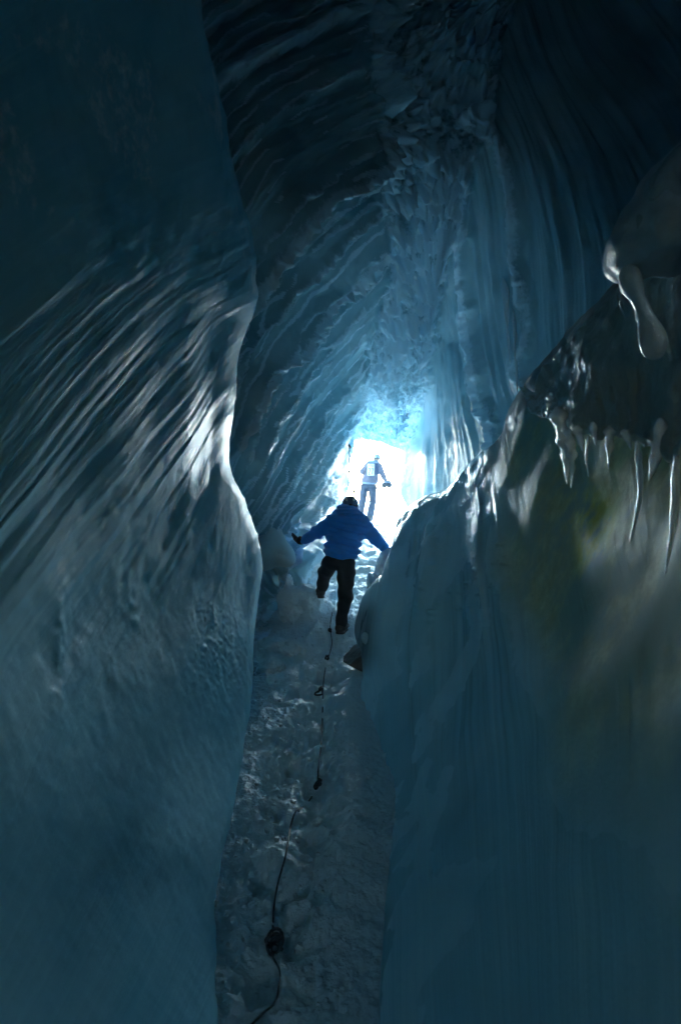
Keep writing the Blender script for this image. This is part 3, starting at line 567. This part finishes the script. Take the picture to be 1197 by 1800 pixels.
# icicles
ICICLE = ice_mat('icicle_ice', (.70, .82, .88), (.88, .94, .97), .2, .002, .01, (3, 1, 1), frost=False, trans=.12)
def icicle(pts, d, r, label, seed, lumpy=.25, group='icicles under the dark brow', kids=()):
    n = 26; p = spline([P(a, b, d) for a, b in pts], n); t = np.linspace(0, 1, n)
    rad = r*(1-t)**.75*(1+lumpy*vnoise(t*9, seed, 0, seed))*np.clip(t/.2+.15, 0, 1)**.6+.0015
    base = p[0]; v, f = tube(p-base, rad, 10)
    o = mesh_obj('icicle', v, f, ICICLE, attrs={'frost': np.zeros(len(v))}, uv=np.stack([v[:, 0]*3, v[:, 2]], -1)); o.location = base
    return tag(o, label, 'icicle', group)
icicle([(978,715),(988,760),(994,800),(996,850)], 3.50, .045, 'thickest white icicle, leftmost under the dark brow', 1, .45)
icicle([(996,755),(1003,790),(1005,820),(1003,858)], 3.47, .032, 'long white icicle close behind the thickest one', 2, .5)
icicle([(1012,748),(1020,775),(1024,794)], 3.38, .026, 'short stubby icicle just right of the white pair', 3, .3)
icicle([(1040,742),(1044,762),(1046,783)], 3.28, .021, 'second short icicle right of the white pair', 4, .3)
icicle([(1070,748),(1071,780),(1069,800),(1069,824)], 3.14, .024, 'knobbly icicle in the middle of the brow', 5, .6)
icicle([(1034,765),(1030,800),(1034,838)], 3.5, .008, 'thin dark icicle between the white pair and the knobbly one', 6)
icicle([(1095,755),(1104,775),(1108,790)], 2.95, .018, 'small icicle right of the knobbly one', 7)
icicle([(1118,775),(1124,830),(1124,870),(1116,915),(1107,952)], 2.8, .016, 'long curved icicle with a thin hooked tip', 8, .15)
icicle([(1160,735),(1160,770),(1150,810),(1140,845)], 2.62, .036, 'broad blurred icicle above the long curved one', 9, .3)
icicle([(1188,800),(1186,880),(1180,940),(1168,1010)], 2.42, .019, 'blurred icicle at the right edge of the view', 10, .15)
def wall_d(px, py): v = np.array([(px-CX)/F, 1, (CY-py)/F]); n_ = np.linalg.norm(v); return float(np.exp(shell_r((v/n_)[None]))[0])/n_
icicle([(903,540),(905,600),(907,650),(909,698)], wall_d(903, 560)-.22, .035, 'lone thin icicle hanging in the gap between the far wall and the ridge', 11, .15, group='icicles on the right tunnel wall')
icicle([(886,480),(889,540),(893,600),(896,640)], wall_d(890, 520)-.2, .05, 'stubby frosted icicle beside the lone thin one', 12, .4, group='icicles on the right tunnel wall')
icicle([(968,690),(963,715),(962,735)], 3.85, .020, 'tiny glinting icicle left of the thickest white icicle', 13, .5)

# ------------------------------------------------------------------ rope on the path and rope at the mouth
ROPE = plain('climbing_rope', (.03, .035, .045), (.09, .09, .10), .7, 60, .002)
rp = [(584,1078),(581,1105),(583,1132),(578,1156),(571,1180),(567,1212),(567,1250),(566,1290),(564,1325),(560,1358),(558,1382)]
pts = [floor_hit(*p)+np.array([0, 0, .012]) for p in rp]
rp2 = [(521,1432),(513,1455),(508,1480),(500,1515),(490,1558),(482,1600),(478,1640),(479,1668),(480,1690),(490,1715),(491,1745),(482,1772),(462,1788),(440,1812)]
pts2 = [floor_hit(*p)+np.array([0, 0, .02]) for p in rp2]
mid = [floor_hit(*p)+np.array([0, 0, -.002]) for p in [(548,1400),(533,1418)]]
root = empty('rope', pts[0], 'thin dark safety rope lying along the snow path with knots', 'rope')
allp = np.array(pts+mid+pts2); allp[1:-1] += np.stack([np.random.uniform(-.006, .006, len(allp)-2), np.zeros(len(allp)-2), np.zeros(len(allp)-2)], 1)
v, f = tube(allp-pts[0], .0056, 8, 420); mesh_obj('strand', v, f, ROPE, root)
def knot(c, r, root, org, seed, turns=2.6, rr=.012):
    rnd = random.Random(seed); t = np.linspace(0, 2*PI*turns, 60)
    p = np.stack([r*.6*np.cos(t)*(1+.3*np.sin(t*.7)), r*.6*np.sin(t*1.3), r*.85*np.sin(t*.9+seed)], 1)+np.array(c)-org
    v, f = tube(p, rr, 7); return mesh_obj('knot', v, f, ROPE, root)
for i, (px, py, r) in enumerate([(580,1112,.024),(575,1160,.026),(563,1216,.028),(559,1384,.036),(484,1662,.062)]):
    knot(floor_hit(px, py)+np.array([0, -.02, .03]), r, root, pts[0], i, 3.4 if r > .06 else 2.6, .009)
c0 = floor_hit(563,1218); lp = [c0+np.array(q) for q in [(0,0,.03),(-.05,-.10,.02),(-.035,-.16,.02),(.02,-.13,.02),(.02,-.03,.03)]]
v, f = tube(np.array(lp)-pts[0], .009, 7, 30); mesh_obj('loop', v, f, ROPE, root)
w0 = np.array(pp(613.5, 782, 15.2))
root = empty('anchor_rope', w0, 'thin rope hanging down the left side of the cave mouth', 'rope')
v, f = tube(np.array([P(a, b, 15.2) for a, b in [(614,780),(614,800),(613,830),(612,860),(611,885)]])-w0, .011, 6, 40); mesh_obj('strand', v, f, ROPE, root)
v, f = tube(np.array([P(a, b, 15.15) for a, b in [(614,790),(615,810),(613,828),(616,842),(620,852),(622,862)]])-w0, .009, 6, 40); mesh_obj('strand', v, f, ROPE, root)
for px, py in [(613, 829), (614.5, 785), (622, 864)]: knot(pp(px, py, 15.15), .035, root, w0, py, 2, .014)
v, f = tube(np.array([P(622, 864, 15.1), P(620.5, 878, 15.1)])-w0, .012, 6, 4); mesh_obj('picket', v, f, ROPE, root)

# ------------------------------------------------------------------ people
JACKET = plain('blue_down_jacket', (.014, .27, .78), (.012, .23, .70), .5, 14, .004, sheen=.1)
BLACKP = plain('black_trousers', (.012, .014, .022), (.02, .022, .03), .75, 25, .004)
GLOVE = plain('black_glove', (.012, .012, .016), (.02, .02, .025), .6, 40, .002)
BOOT = plain('dark_boot', (.03, .03, .032), (.07, .07, .07), .5, 30, .003)
SKIN = plain('skin', (.45, .27, .2), (.5, .31, .23), .5, 30)
HELM = plain('navy_helmet', (.08, .18, .32), (.05, .12, .22), .35, 20)
HELMW = plain('white_helmet', (.40, .45, .50), (.34, .38, .44), .35, 20)
STRIPE = plain('pale_helmet_panel', (.65, .78, .84), (.55, .68, .74), .4, 20)
DARKB = plain('dark_band', (.03, .035, .05), None, .5, 20)
GREYJ = plain('grey_lilac_jacket', (.15, .13, .17), (.10, .09, .13), .7, 18, .004)
DEEPJ = plain('slate_panel_cloth', (.03, .045, .10), (.05, .065, .13), .7, 18, .004)
PALEJ = plain('pale_trim_cloth', (.22, .26, .33), None, .7, 18, .003)
GREYP = plain('slate_trousers', (.02, .03, .055), (.04, .055, .09), .75, 12, .004)
BIBW = plain('white_bib_cloth', (.82, .84, .86), (.76, .78, .8), .6, 20)
INK = plain('black_print', (.015, .02, .03), None, .6, 20)
def sdf_part(name, fn, pts, pad, h, mat, root, org):
    pts = np.array(pts, float); v, f = surfnet(fn, pts.min(0)-pad, pts.max(0)+pad, h)
    return mesh_obj(name, v-org, f, mat, root)
def J(px, py, d): return P(px, py, d)
def boot(root, org, heel, toe, up, s=1.0):
    heel, toe, up = map(np.array, (heel, toe, up))
    def fn(X, Y, Z):
        D = seg(X, Y, Z, heel+[0, 0, .055*s], toe+[0, 0, .04*s], .055*s, .045*s)
        D = su(D, seg(X, Y, Z, heel+[0, 0, .06*s], up, .06*s, .06*s), .04)
        return np.maximum(D, heel[2]+.004+(toe[2]-heel[2])*0-Z)
    b = sdf_part('boot', fn, [heel, toe, up], .12, .012, BOOT, root, org)
    def fs(X, Y, Z):
        zc = heel[2]-.012+(toe[2]-heel[2])*np.clip(((X-heel[0])*(toe-heel)[0]+(Y-heel[1])*(toe-heel)[1])/max((toe-heel)[:2]@(toe-heel)[:2], 1e-6), 0, 1)
        D2 = seg(X, Y, Z*0, (heel[0], heel[1], 0), (toe[0], toe[1], 0), .058*s, .050*s)
        return np.maximum(D2, np.abs(Z-zc-.012)-.016)
    sdf_part('sole', fs, [heel, toe], .10, .010, DARKB, b, org)
def glove(root, org, wrist, palm, tips, thumb, r=.032, mat=None, name='glove'):
    wrist, palm, thumb = map(np.array, (wrist, palm, thumb))
    def fn(X, Y, Z):
        D = su(seg(X, Y, Z, wrist, palm, r*1.15, r*1.1), ell(X, Y, Z, (wrist*.3+palm*.7), (r*1.5, r*1.4, r*1.4)), .03)
        for t in tips:
            kn = palm*.55+np.array(t[0])*.45; D = su(D, np.minimum(seg(X, Y, Z, palm, t[0], r*.62, r*.46), seg(X, Y, Z, t[0], t[1], r*.46, r*.38)), .008)
        return su(D, seg(X, Y, Z, wrist*.5+palm*.5, thumb, r*.6, r*.42), .012)
    return sdf_part(name, fn, [wrist, palm, thumb]+[x for t in tips for x in t], .06, .0075, mat or GLOVE, root, org)
def face_head(X, Y, Z, c, s=1.0):
    D = ell(X, Y, Z, c, (.078*s, .098*s, .115*s))
    D = su(D, ell(X, Y, Z, (c[0], c[1]+.035*s, c[2]-.075*s), (.05*s, .06*s, .05*s)), .03)          # jaw, looking ahead (+y)
    D = su(D, seg(X, Y, Z, (c[0], c[1]+.095*s, c[2]+.01*s), (c[0], c[1]+.118*s, c[2]-.03*s), .010*s, .015*s), .012)
    for sx in (-1, 1):
        D = su(D, ell(X, Y, Z, (c[0]+sx*.08*s, c[1]-.005, c[2]-.01*s), (.012*s, .02*s, .034*s)), .008)
        D = np.maximum(D, -(ell(X, Y, Z, (c[0]+sx*.032*s, c[1]+.103*s, c[2]+.018*s), (.016*s, .014*s, .010*s))))
    return np.maximum(D, -seg(X, Y, Z, (c[0]-.02*s, c[1]+.106*s, c[2]-.058*s), (c[0]+.02*s, c[1]+.106*s, c[2]-.058*s), .004, .004))
def helmet(root, org, c, s, mat, bandmat, panel):
    c = np.array(c)
    def fn(X, Y, Z):
        D = ell(X, Y, Z, c, (.112*s, .135*s, .118*s)); I = ell(X, Y, Z, c-[0, 0, .01], (.096*s, .118*s, .102*s))
        D = np.maximum(np.maximum(D, -I), c[2]-.035*s-Z)
        for k in (-.055, 0, .055): D = np.maximum(D, -seg(X, Y, Z, c+[k*s, -.11*s, .045*s], c+[k*.8*s, -.07*s, .105*s], .009*s, .009*s))
        return D
    h = sdf_part('helmet', fn, [c], .17*s, .0095, mat, root, org)
    def rim(X, Y, Z):
        return np.maximum(np.maximum(ell(X, Y, Z, c, (.119*s, .142*s, .125*s)), -ell(X, Y, Z, c, (.100*s, .122*s, .108*s))), np.abs(Z-c[2]+.027*s)-.011*s)
    sdf_part('rim', rim, [c], .17*s, .009, bandmat, h, org)
    for sx in (-1, 1):
        t = [c+np.array([sx*.04*s, -.118*s, .05*s]), c+np.array([sx*.06*s, -.105*s, .068*s]), c+np.array([sx*.045*s, -.07*s, .10*s])]
        v, f = tube(np.array(t)-org, .014*s, 8, 10); mesh_obj('panel', v, f, panel, h)
    for sx in (-1, 1):
        t = [c+np.array([sx*.115*s, -.02*s, -.02*s]), c+np.array([sx*.10*s, -.10*s, -.03*s]), c+np.array([0, -.139*s, -.012*s])]
        v, f = tube(np.array(t)-org, .007*s, 6, 12); mesh_obj('strap', v, f, bandmat, h)
    v, f = tube(np.array([c+[-.018*s, -.142*s, -.01*s], c+[.018*s, -.142*s, -.01*s]])-org, .016*s, 8, 4); mesh_obj('lamp_clip', v, f, bandmat, h)

# --- climber in the blue jacket (d 8.7)
D0 = 8.7
ft_r = J(598, 1114, 8.62); ft_r[2] = float(floor_z(ft_r[0], ft_r[1]))+.012
root = empty('person', ft_r, 'climber in a quilted blue jacket and black trousers, both arms braced on the ice', 'person')
O = np.array(ft_r)
head = J(615.5, 889, 8.78); neck = J(612, 904, 8.76); chest = J(611, 925, 8.72); waist = J(603, 958, 8.66); hip = J(598, 982, 8.66)
shL, shR = J(590, 914, 8.72), J(633, 916, 8.72); elL, elR = J(557, 936, 8.74), J(657, 944, 8.72)
wrL, wrR = J(536, 949, 8.76), J(675, 961, 8.70)
hpL, hpR = J(583, 988, 8.66), J(609, 992, 8.64)
knL, knR = J(572, 1006, 9.0), J(606, 1048, 8.78); anL = J(566, 1034, 9.05); anR = J(599, 1099, 8.62)
def rot_torso(X, Y, Z):              # axis coordinate running from hem to neck
    a = hip; b = neck; d = (b-a)/np.linalg.norm(b-a); return (X-a[0])*d[0]+(Y-a[1])*d[1]+(Z-a[2])*d[2]
def trunk(X, Y, Z, g=0):
    D = ell(X, Y, Z, chest, (.225+g, .15+g, .20+g)); D = su(D, ell(X, Y, Z, J(604, 950, 8.68), (.185+g, .145+g, .20+g)), .08)
    D = su(D, ell(X, Y, Z, J(599, 974, 8.66), (.195+g, .15+g, .13+g), -.12), .08)
    return D
def body(X, Y, Z):
    D = trunk(X, Y, Z, -.04)
    D = su(D, seg(X, Y, Z, neck, head, .055, .055), .03); D = su(D, face_head(X, Y, Z, head, .92), .02)
    for s, e, w in ((shL, elL, wrL), (shR, elR, wrR)):
        D = su(D, seg(X, Y, Z, s, e, .06, .045), .04); D = su(D, seg(X, Y, Z, e, w, .045, .032), .02)
    for h_, k_, a_ in ((hpL, knL, anL), (hpR, knR, anR)):
        D = su(D, seg(X, Y, Z, h_, k_, .085, .055), .04); D = su(D, seg(X, Y, Z, k_, a_, .055, .038), .02)
    return D
sdf_part('body', body, [head, wrL, wrR, anL, anR, hip], .16, .018, SKIN, root, O)
def jacket(X, Y, Z):
    T = trunk(X, Y, Z, 0); t = rot_torso(X, Y, Z)
    puff = .036*np.abs(np.sin(PI*(t+.012*np.sin(X*11))/.088))**.6
    D = T-puff*sstep(.0, .1, t)*.9
    D = np.maximum(D, (hip[2]-.005+(-.17)*(X-hip[0]))-Z)              # hem, lower on the right
    D = np.maximum(D, -np.maximum(T+.035, -(Z-hip[2]-.12)*-1)) if False else D
    for s, e, w, sg in ((shL, elL, wrL, 1), (shR, elR, wrR, -1)):
        L1 = np.linalg.norm(e-s); u = ((X-s[0])*(e-s)[0]+(Y-s[1])*(e-s)[1]+(Z-s[2])*(e-s)[2])/L1
        A = su(seg(X, Y, Z, s, e, .095, .075), seg(X, Y, Z, e, w, .074, .054), .03)-.010*np.abs(np.sin(PI*u/.085))**.6+.006*np.sin(X*40+Z*30)
        D = su(D, A, .045)
    wr = .008*fbm(X*9, Y*9, Z*14, 3, 201)
    return D+wr
jk = sdf_part('jacket', jacket, [head, wrL, wrR, hip-np.array([0, 0, .1])], .17, .0105, JACKET, root, O)
def hood(X, Y, Z):
    c = J(610, 900, 8.72); D = ell(X, Y, Z, c, (.150, .145, .082)); D = su(D, ell(X, Y, Z, J(611, 893, 8.76), (.125, .13, .07)), .03)
    D = D-.008*np.abs(np.sin(PI*(Z-c[2])/.05)); return D+.007*fbm(X*9, Y*9, Z*9, 3, 202)
sdf_part('hood', hood, [J(610, 900, 8.72)], .2, .010, JACKET, jk, O)
for w_, e_ in ((wrL, elL), (wrR, elR)):
    dd = (w_-e_)/np.linalg.norm(w_-e_); v, f = tube(np.array([w_-dd*.02, w_+dd*.012, w_+dd*.03])-O, [.055, .056, .050], 14, 6); mesh_obj('cuff', v, f, JACKET, jk)
def trousers(X, Y, Z):
    D = ell(X, Y, Z, J(596, 984, 8.66), (.185, .14, .12), -.12)
    D = su(D, su(seg(X, Y, Z, hpL, knL, .115, .095), seg(X, Y, Z, knL, anL, .095, .072), .02), .03)
    R_ = su(seg(X, Y, Z, hpR, knR, .125, .095), seg(X, Y, Z, knR, anR, .088, .072), .02)
    R_ = su(R_, ell(X, Y, Z, J(613, 1050, 8.72), (.06, .08, .11)), .03)                        # knee pocket bulge
    D = su(D, R_, .02)
    return D+.014*fbm(X*7, Y*7, Z*5, 3, 203)+.006*np.sin(Z*38+X*12)
tz = sdf_part('trousers', trousers, [hip+np.array([0, 0, .1]), knL, anL, anR, hpL, hpR], .19, .012, BLACKP, root, O)
glove(root, O, wrL, J(526, 950.5, 8.80), [(J(521, 944.5, 8.84), J(514.5, 938, 8.86)), (J(520, 946, 8.86), J(514, 940.5, 8.9)), (J(520, 949, 8.86), J(515.5, 943.5, 8.92)), (J(521, 951, 8.86), J(517, 947, 8.93))], J(527, 944, 8.74), .036)
glove(root, O, wrR, J(680, 965.5, 8.72), [(J(684, 967, 8.70), J(689, 968.5, 8.71)), (J(685, 967, 8.74), J(689.5, 968, 8.76)), (J(685, 966.5, 8.78), J(689, 967, 8.81)), (J(684, 966, 8.81), J(688, 967, 8.85))], J(681, 970, 8.66), .030)
boot(root, O, ft_r, ft_r+np.array([.075, .20, .015]), anR+np.array([0, 0, -.01]))
ftl = J(563, 1047, 9.05); ftl[2] = J(563, 1049, 9.05)[2]
boot(root, O, ftl, ftl+np.array([-.04, .20, .01]), anL+np.array([0, 0, .02]))
helmet(root, O, head+np.array([0, -.01, .02]), .93, HELM, DARKB, STRIPE)

# --- person at the mouth (d 17.8)
DF = 17.8; q = lambda px, py, dd=0: P(px, py, DF+dd)
# pixel survey of the second figure: x = 620 + cx/12.86, y = 790 + cy/12.86
k = lambda cx_, cy_, dd=0: P(620+cx_/12.86, 790+cy_/12.86, DF+dd)
ftA, ftB = k(160, 1480), k(370, 1600, -.15)
root = empty('person', ftB, 'person in a grey hooded jacket and white bib standing in the bright cave mouth', 'person'); O = np.array(ftB)
head = k(545, 205); neck = k(480, 300); chest = k(450, 420); waist = k(400, 640); hip = k(370, 790)
shL, shR = k(350, 370), k(600, 390); elL, elR = k(210, 500, -.05), k(690, 590, -.02); wrL, wrR = k(300, 480, .28), k(745, 715, -.12)
hpL, hpR = k(270, 850), k(450, 880); knL, knR = k(225, 1150, .03), k(450, 1190, .05); anL, anR = k(175, 1430), k(385, 1550, -.1)
def trunk2(X, Y, Z, g=0):
    D = ell(X, Y, Z, chest, (.228+g, .14+g, .215+g)); D = su(D, ell(X, Y, Z, waist, (.198+g, .135+g, .17+g)), .08); return su(D, ell(X, Y, Z, k(375, 730), (.215+g, .14+g, .11+g)), .07)
def body2(X, Y, Z):
    D = trunk2(X, Y, Z, -.035); D = su(D, seg(X, Y, Z, neck, head, .055, .055), .03); D = su(D, face_head(X, Y, Z, head, .9), .02)
    for s, e, w in ((shL, elL, wrL), (shR, elR, wrR)):
        D = su(D, seg(X, Y, Z, s, e, .055, .042), .04); D = su(D, seg(X, Y, Z, e, w, .042, .03), .02)
    for h_, k_, a_ in ((hpL, knL, anL), (hpR, knR, anR)):
        D = su(D, seg(X, Y, Z, h_, k_, .08, .055), .04); D = su(D, seg(X, Y, Z, k_, a_, .055, .038), .02)
    return D
sdf_part('body', body2, [head, wrL, wrR, elL, anL, anR], .16, .022, SKIN, root, O)
def jacket2(X, Y, Z):
    D = trunk2(X, Y, Z)
    D = np.maximum(D, k(370, 800)[2]-.12*(X-k(370, 800)[0])-Z)
    for s, e, w in ((shL, elL, wrL), (shR, elR, wrR)): D = su(D, su(seg(X, Y, Z, s, e, .090, .074), seg(X, Y, Z, e, w, .072, .054), .02), .035)
    return D+.010*fbm(X*8, Y*8, Z*8, 3, 211)
jk = sdf_part('jacket', jacket2, [neck, elL, wrL, wrR, k(370, 830)], .18, .012, GREYJ, root, O)
sdf_part('hood', lambda X, Y, Z: ell(X, Y, Z, k(465, 285, -.04), (.16, .13, .055), -.08)+.005*fbm(X*9, Y*9, Z*9, 2, 3), [k(465, 285)], .19, .012, PALEJ, jk, O)
hm = lambda X, Y, Z: np.maximum(np.maximum(trunk2(X, Y, Z, .006), np.abs(Z-k(370, 775)[2]+.12*(X-k(370, 775)[0]))-.028), -trunk2(X, Y, Z, -.03))
sdf_part('hem', hm, [k(180, 780), k(560, 800)], .17, .010, PALEJ, jk, O)
pn = lambda X, Y, Z: np.maximum(np.maximum(trunk2(X, Y, Z, .008), -trunk2(X, Y, Z, -.02)), np.maximum(np.maximum(np.abs(Z-k(0, 450)[2])-.145, np.abs(X-k(525, 450)[0])-.055), Y-chest[1]))
sdf_part('back_panel', pn, [k(540, 320), k(540, 600)], .16, .010, DEEPJ, jk, O)
def drapeY(x, z): return chest[1]-.145-.024+.35*((x-chest[0])**2)/.2+.02*((z-chest[2])/.2)**2
bx0, bx1, bz0, bz1 = k(322, 0)[0], k(478, 0)[0], k(0, 597)[2], k(0, 335)[2]
nb = 12; gxb, gzb = np.meshgrid(np.linspace(bx0, bx1, nb), np.linspace(bz0, bz1, nb))
fr_ = np.stack([gxb+.03*(gzb-bz0), drapeY(gxb, gzb)-.004, gzb], -1); bk_ = fr_+np.array([0, .012, 0])
per = [(0, j) for j in range(nb)]+[(i, nb-1) for i in range(1, nb)]+[(nb-1, j) for j in range(nb-2, -1, -1)]+[(i, 0) for i in range(nb-2, 0, -1)]
ff = [tuple(x) for x in grid_faces(nb, nb)]+[tuple(i+nb*nb for i in x[::-1]) for x in grid_faces(nb, nb)]
ids = [i*nb+j for i, j in per]; ff += [(ids[a], ids[(a+1) % len(ids)], ids[(a+1) % len(ids)]+nb*nb, ids[a]+nb*nb) for a in range(len(ids))]
bib = mesh_obj('bib', np.vstack([fr_.reshape(-1, 3), bk_.reshape(-1, 3)])-O, ff, BIBW, jk, smooth=False)
def stroke(pts, w=.020):
    p = [np.array([bx0+(bx1-bx0)*a+.03*(bz1-bz0)*b, 0, bz0+(bz1-bz0)*b]) for a, b in pts]
    for t in p: t[1] = drapeY(t[0], t[2])-.008
    v, f = tube(np.array(p)-O, w*.5, 6, 16); return v, f
v, f = join([stroke([(.14,.50),(.22,.60),(.38,.58),(.42,.46),(.30,.30),(.14,.10)]), stroke([(.14,.10),(.30,.10),(.45,.11)]), stroke([(.55,.58),(.72,.58),(.87,.58)]), stroke([(.87,.58),(.74,.34),(.66,.09)])]); mesh_obj('number', v, f, INK, bib)
v, f = join([stroke([(.12,.92),(.12,.74)], .007), stroke([(.12,.92),(.28,.90)], .007), stroke([(.12,.84),(.26,.83)], .007), stroke([(.42,.74),(.42,.92),(.56,.84)], .007), stroke([(.68,.92),(.68,.76),(.84,.76),(.86,.92)], .007)]); mesh_obj('print', v, f, INK, bib)
def trousers2(X, Y, Z):
    D = ell(X, Y, Z, k(365, 830), (.19, .13, .11))
    D = su(D, su(seg(X, Y, Z, hpL, knL, .115, .096), seg(X, Y, Z, knL, anL, .094, .084), .02), .02)
    D = su(D, su(seg(X, Y, Z, hpR, knR, .118, .088), seg(X, Y, Z, knR, anR, .090, .092), .02), .02)
    return D+.014*fbm(X*7, Y*7, Z*6, 3, 213)
tz = sdf_part('trousers', trousers2, [k(365, 760), knL, anL, anR, hpR], .18, .013, GREYP, root, O)
kk = lambda X, Y, Z: np.maximum(np.maximum(seg(X, Y, Z, hpR, knR, .115, .092), np.abs(Z-knR[2]-.02)-.022-.004*np.sin(X*60)), -seg(X, Y, Z, hpR, knR, .08, .06))
sdf_part('knee_strap', kk, [knR], .16, .010, DARKB, tz, O)
boot(root, O, ftA+np.array([0, 0, -.01]), ftA+np.array([-.03, .2, .01]), anL); boot(root, O, ftB, ftB+np.array([.04, .2, .02]), anR)
glove(root, O, wrL, wrL+np.array([.06, .05, .02]), [(wrL+np.array([.10, .07, .03-i*.018]), wrL+np.array([.13, .06, .02-i*.018])) for i in range(4)], wrL+np.array([.07, .0, .05]), .032)
gw = k(765, 745, -.14)
glove(root, O, wrR, gw, [(gw+np.array([.03+.012*i, -.03+.02*i, -.04]), gw+np.array([.02+.012*i, .0+.02*i, -.075])) for i in range(4)], gw+np.array([-.03, .0, -.05]), .034, PALEJ)
helmet(root, O, head+np.array([0, -.01, .015]), .9, HELMW, DARKB, DARKB)
bd = k(765, 800, -.13)
bl = empty('equipment_bundle', bd, 'small dark bundle of gear in the hand of the person in the mouth', 'bundle')
sdf_part('pouch', lambda X, Y, Z: su(ell(X, Y, Z, k(715, 800, -.13), (.085, .07, .085)), ell(X, Y, Z, k(815, 780, -.13), (.075, .07, .095)), .03)+.014*fbm(X*14, Y*14, Z*14, 3, 220), [bd], .2, .012, DARKB, bl, np.array(bd))
t = np.linspace(0, 2*PI, 24); rg = np.stack([.13*np.cos(t), -.06+0*t, .075*np.sin(t)-.01], 1); v, f = tube(rg, .014, 7, caps=False); mesh_obj('strap', v, f, PALEJ, bl)

# ------------------------------------------------------------------ thin mist, added to veil the bright mouth and spread fill light
hm_, nt, nd, lk, b = new_mat('mist'); nd.remove(b); vol = nd.new('ShaderNodeVolumePrincipled')
vol.inputs['Color'].default_value = (.94, .98, 1, 1); vol.inputs['Density'].default_value = .0014; vol.inputs['Anisotropy'].default_value = .3
lk.new(vol.outputs[0], nd['Material Output'].inputs['Volume'])
bx_ = [(x, y, z) for x in (-22.5, 22.5) for y in (-12, 49) for z in (-9, 13)]
tag(mesh_obj('haze', bx_, [(0,1,3,2),(4,6,7,5),(0,4,5,1),(2,3,7,6),(0,2,6,4),(1,5,7,3)], hm_, smooth=False), 'thin pale mist added to the cave air as a veil of light', kind='stuff')
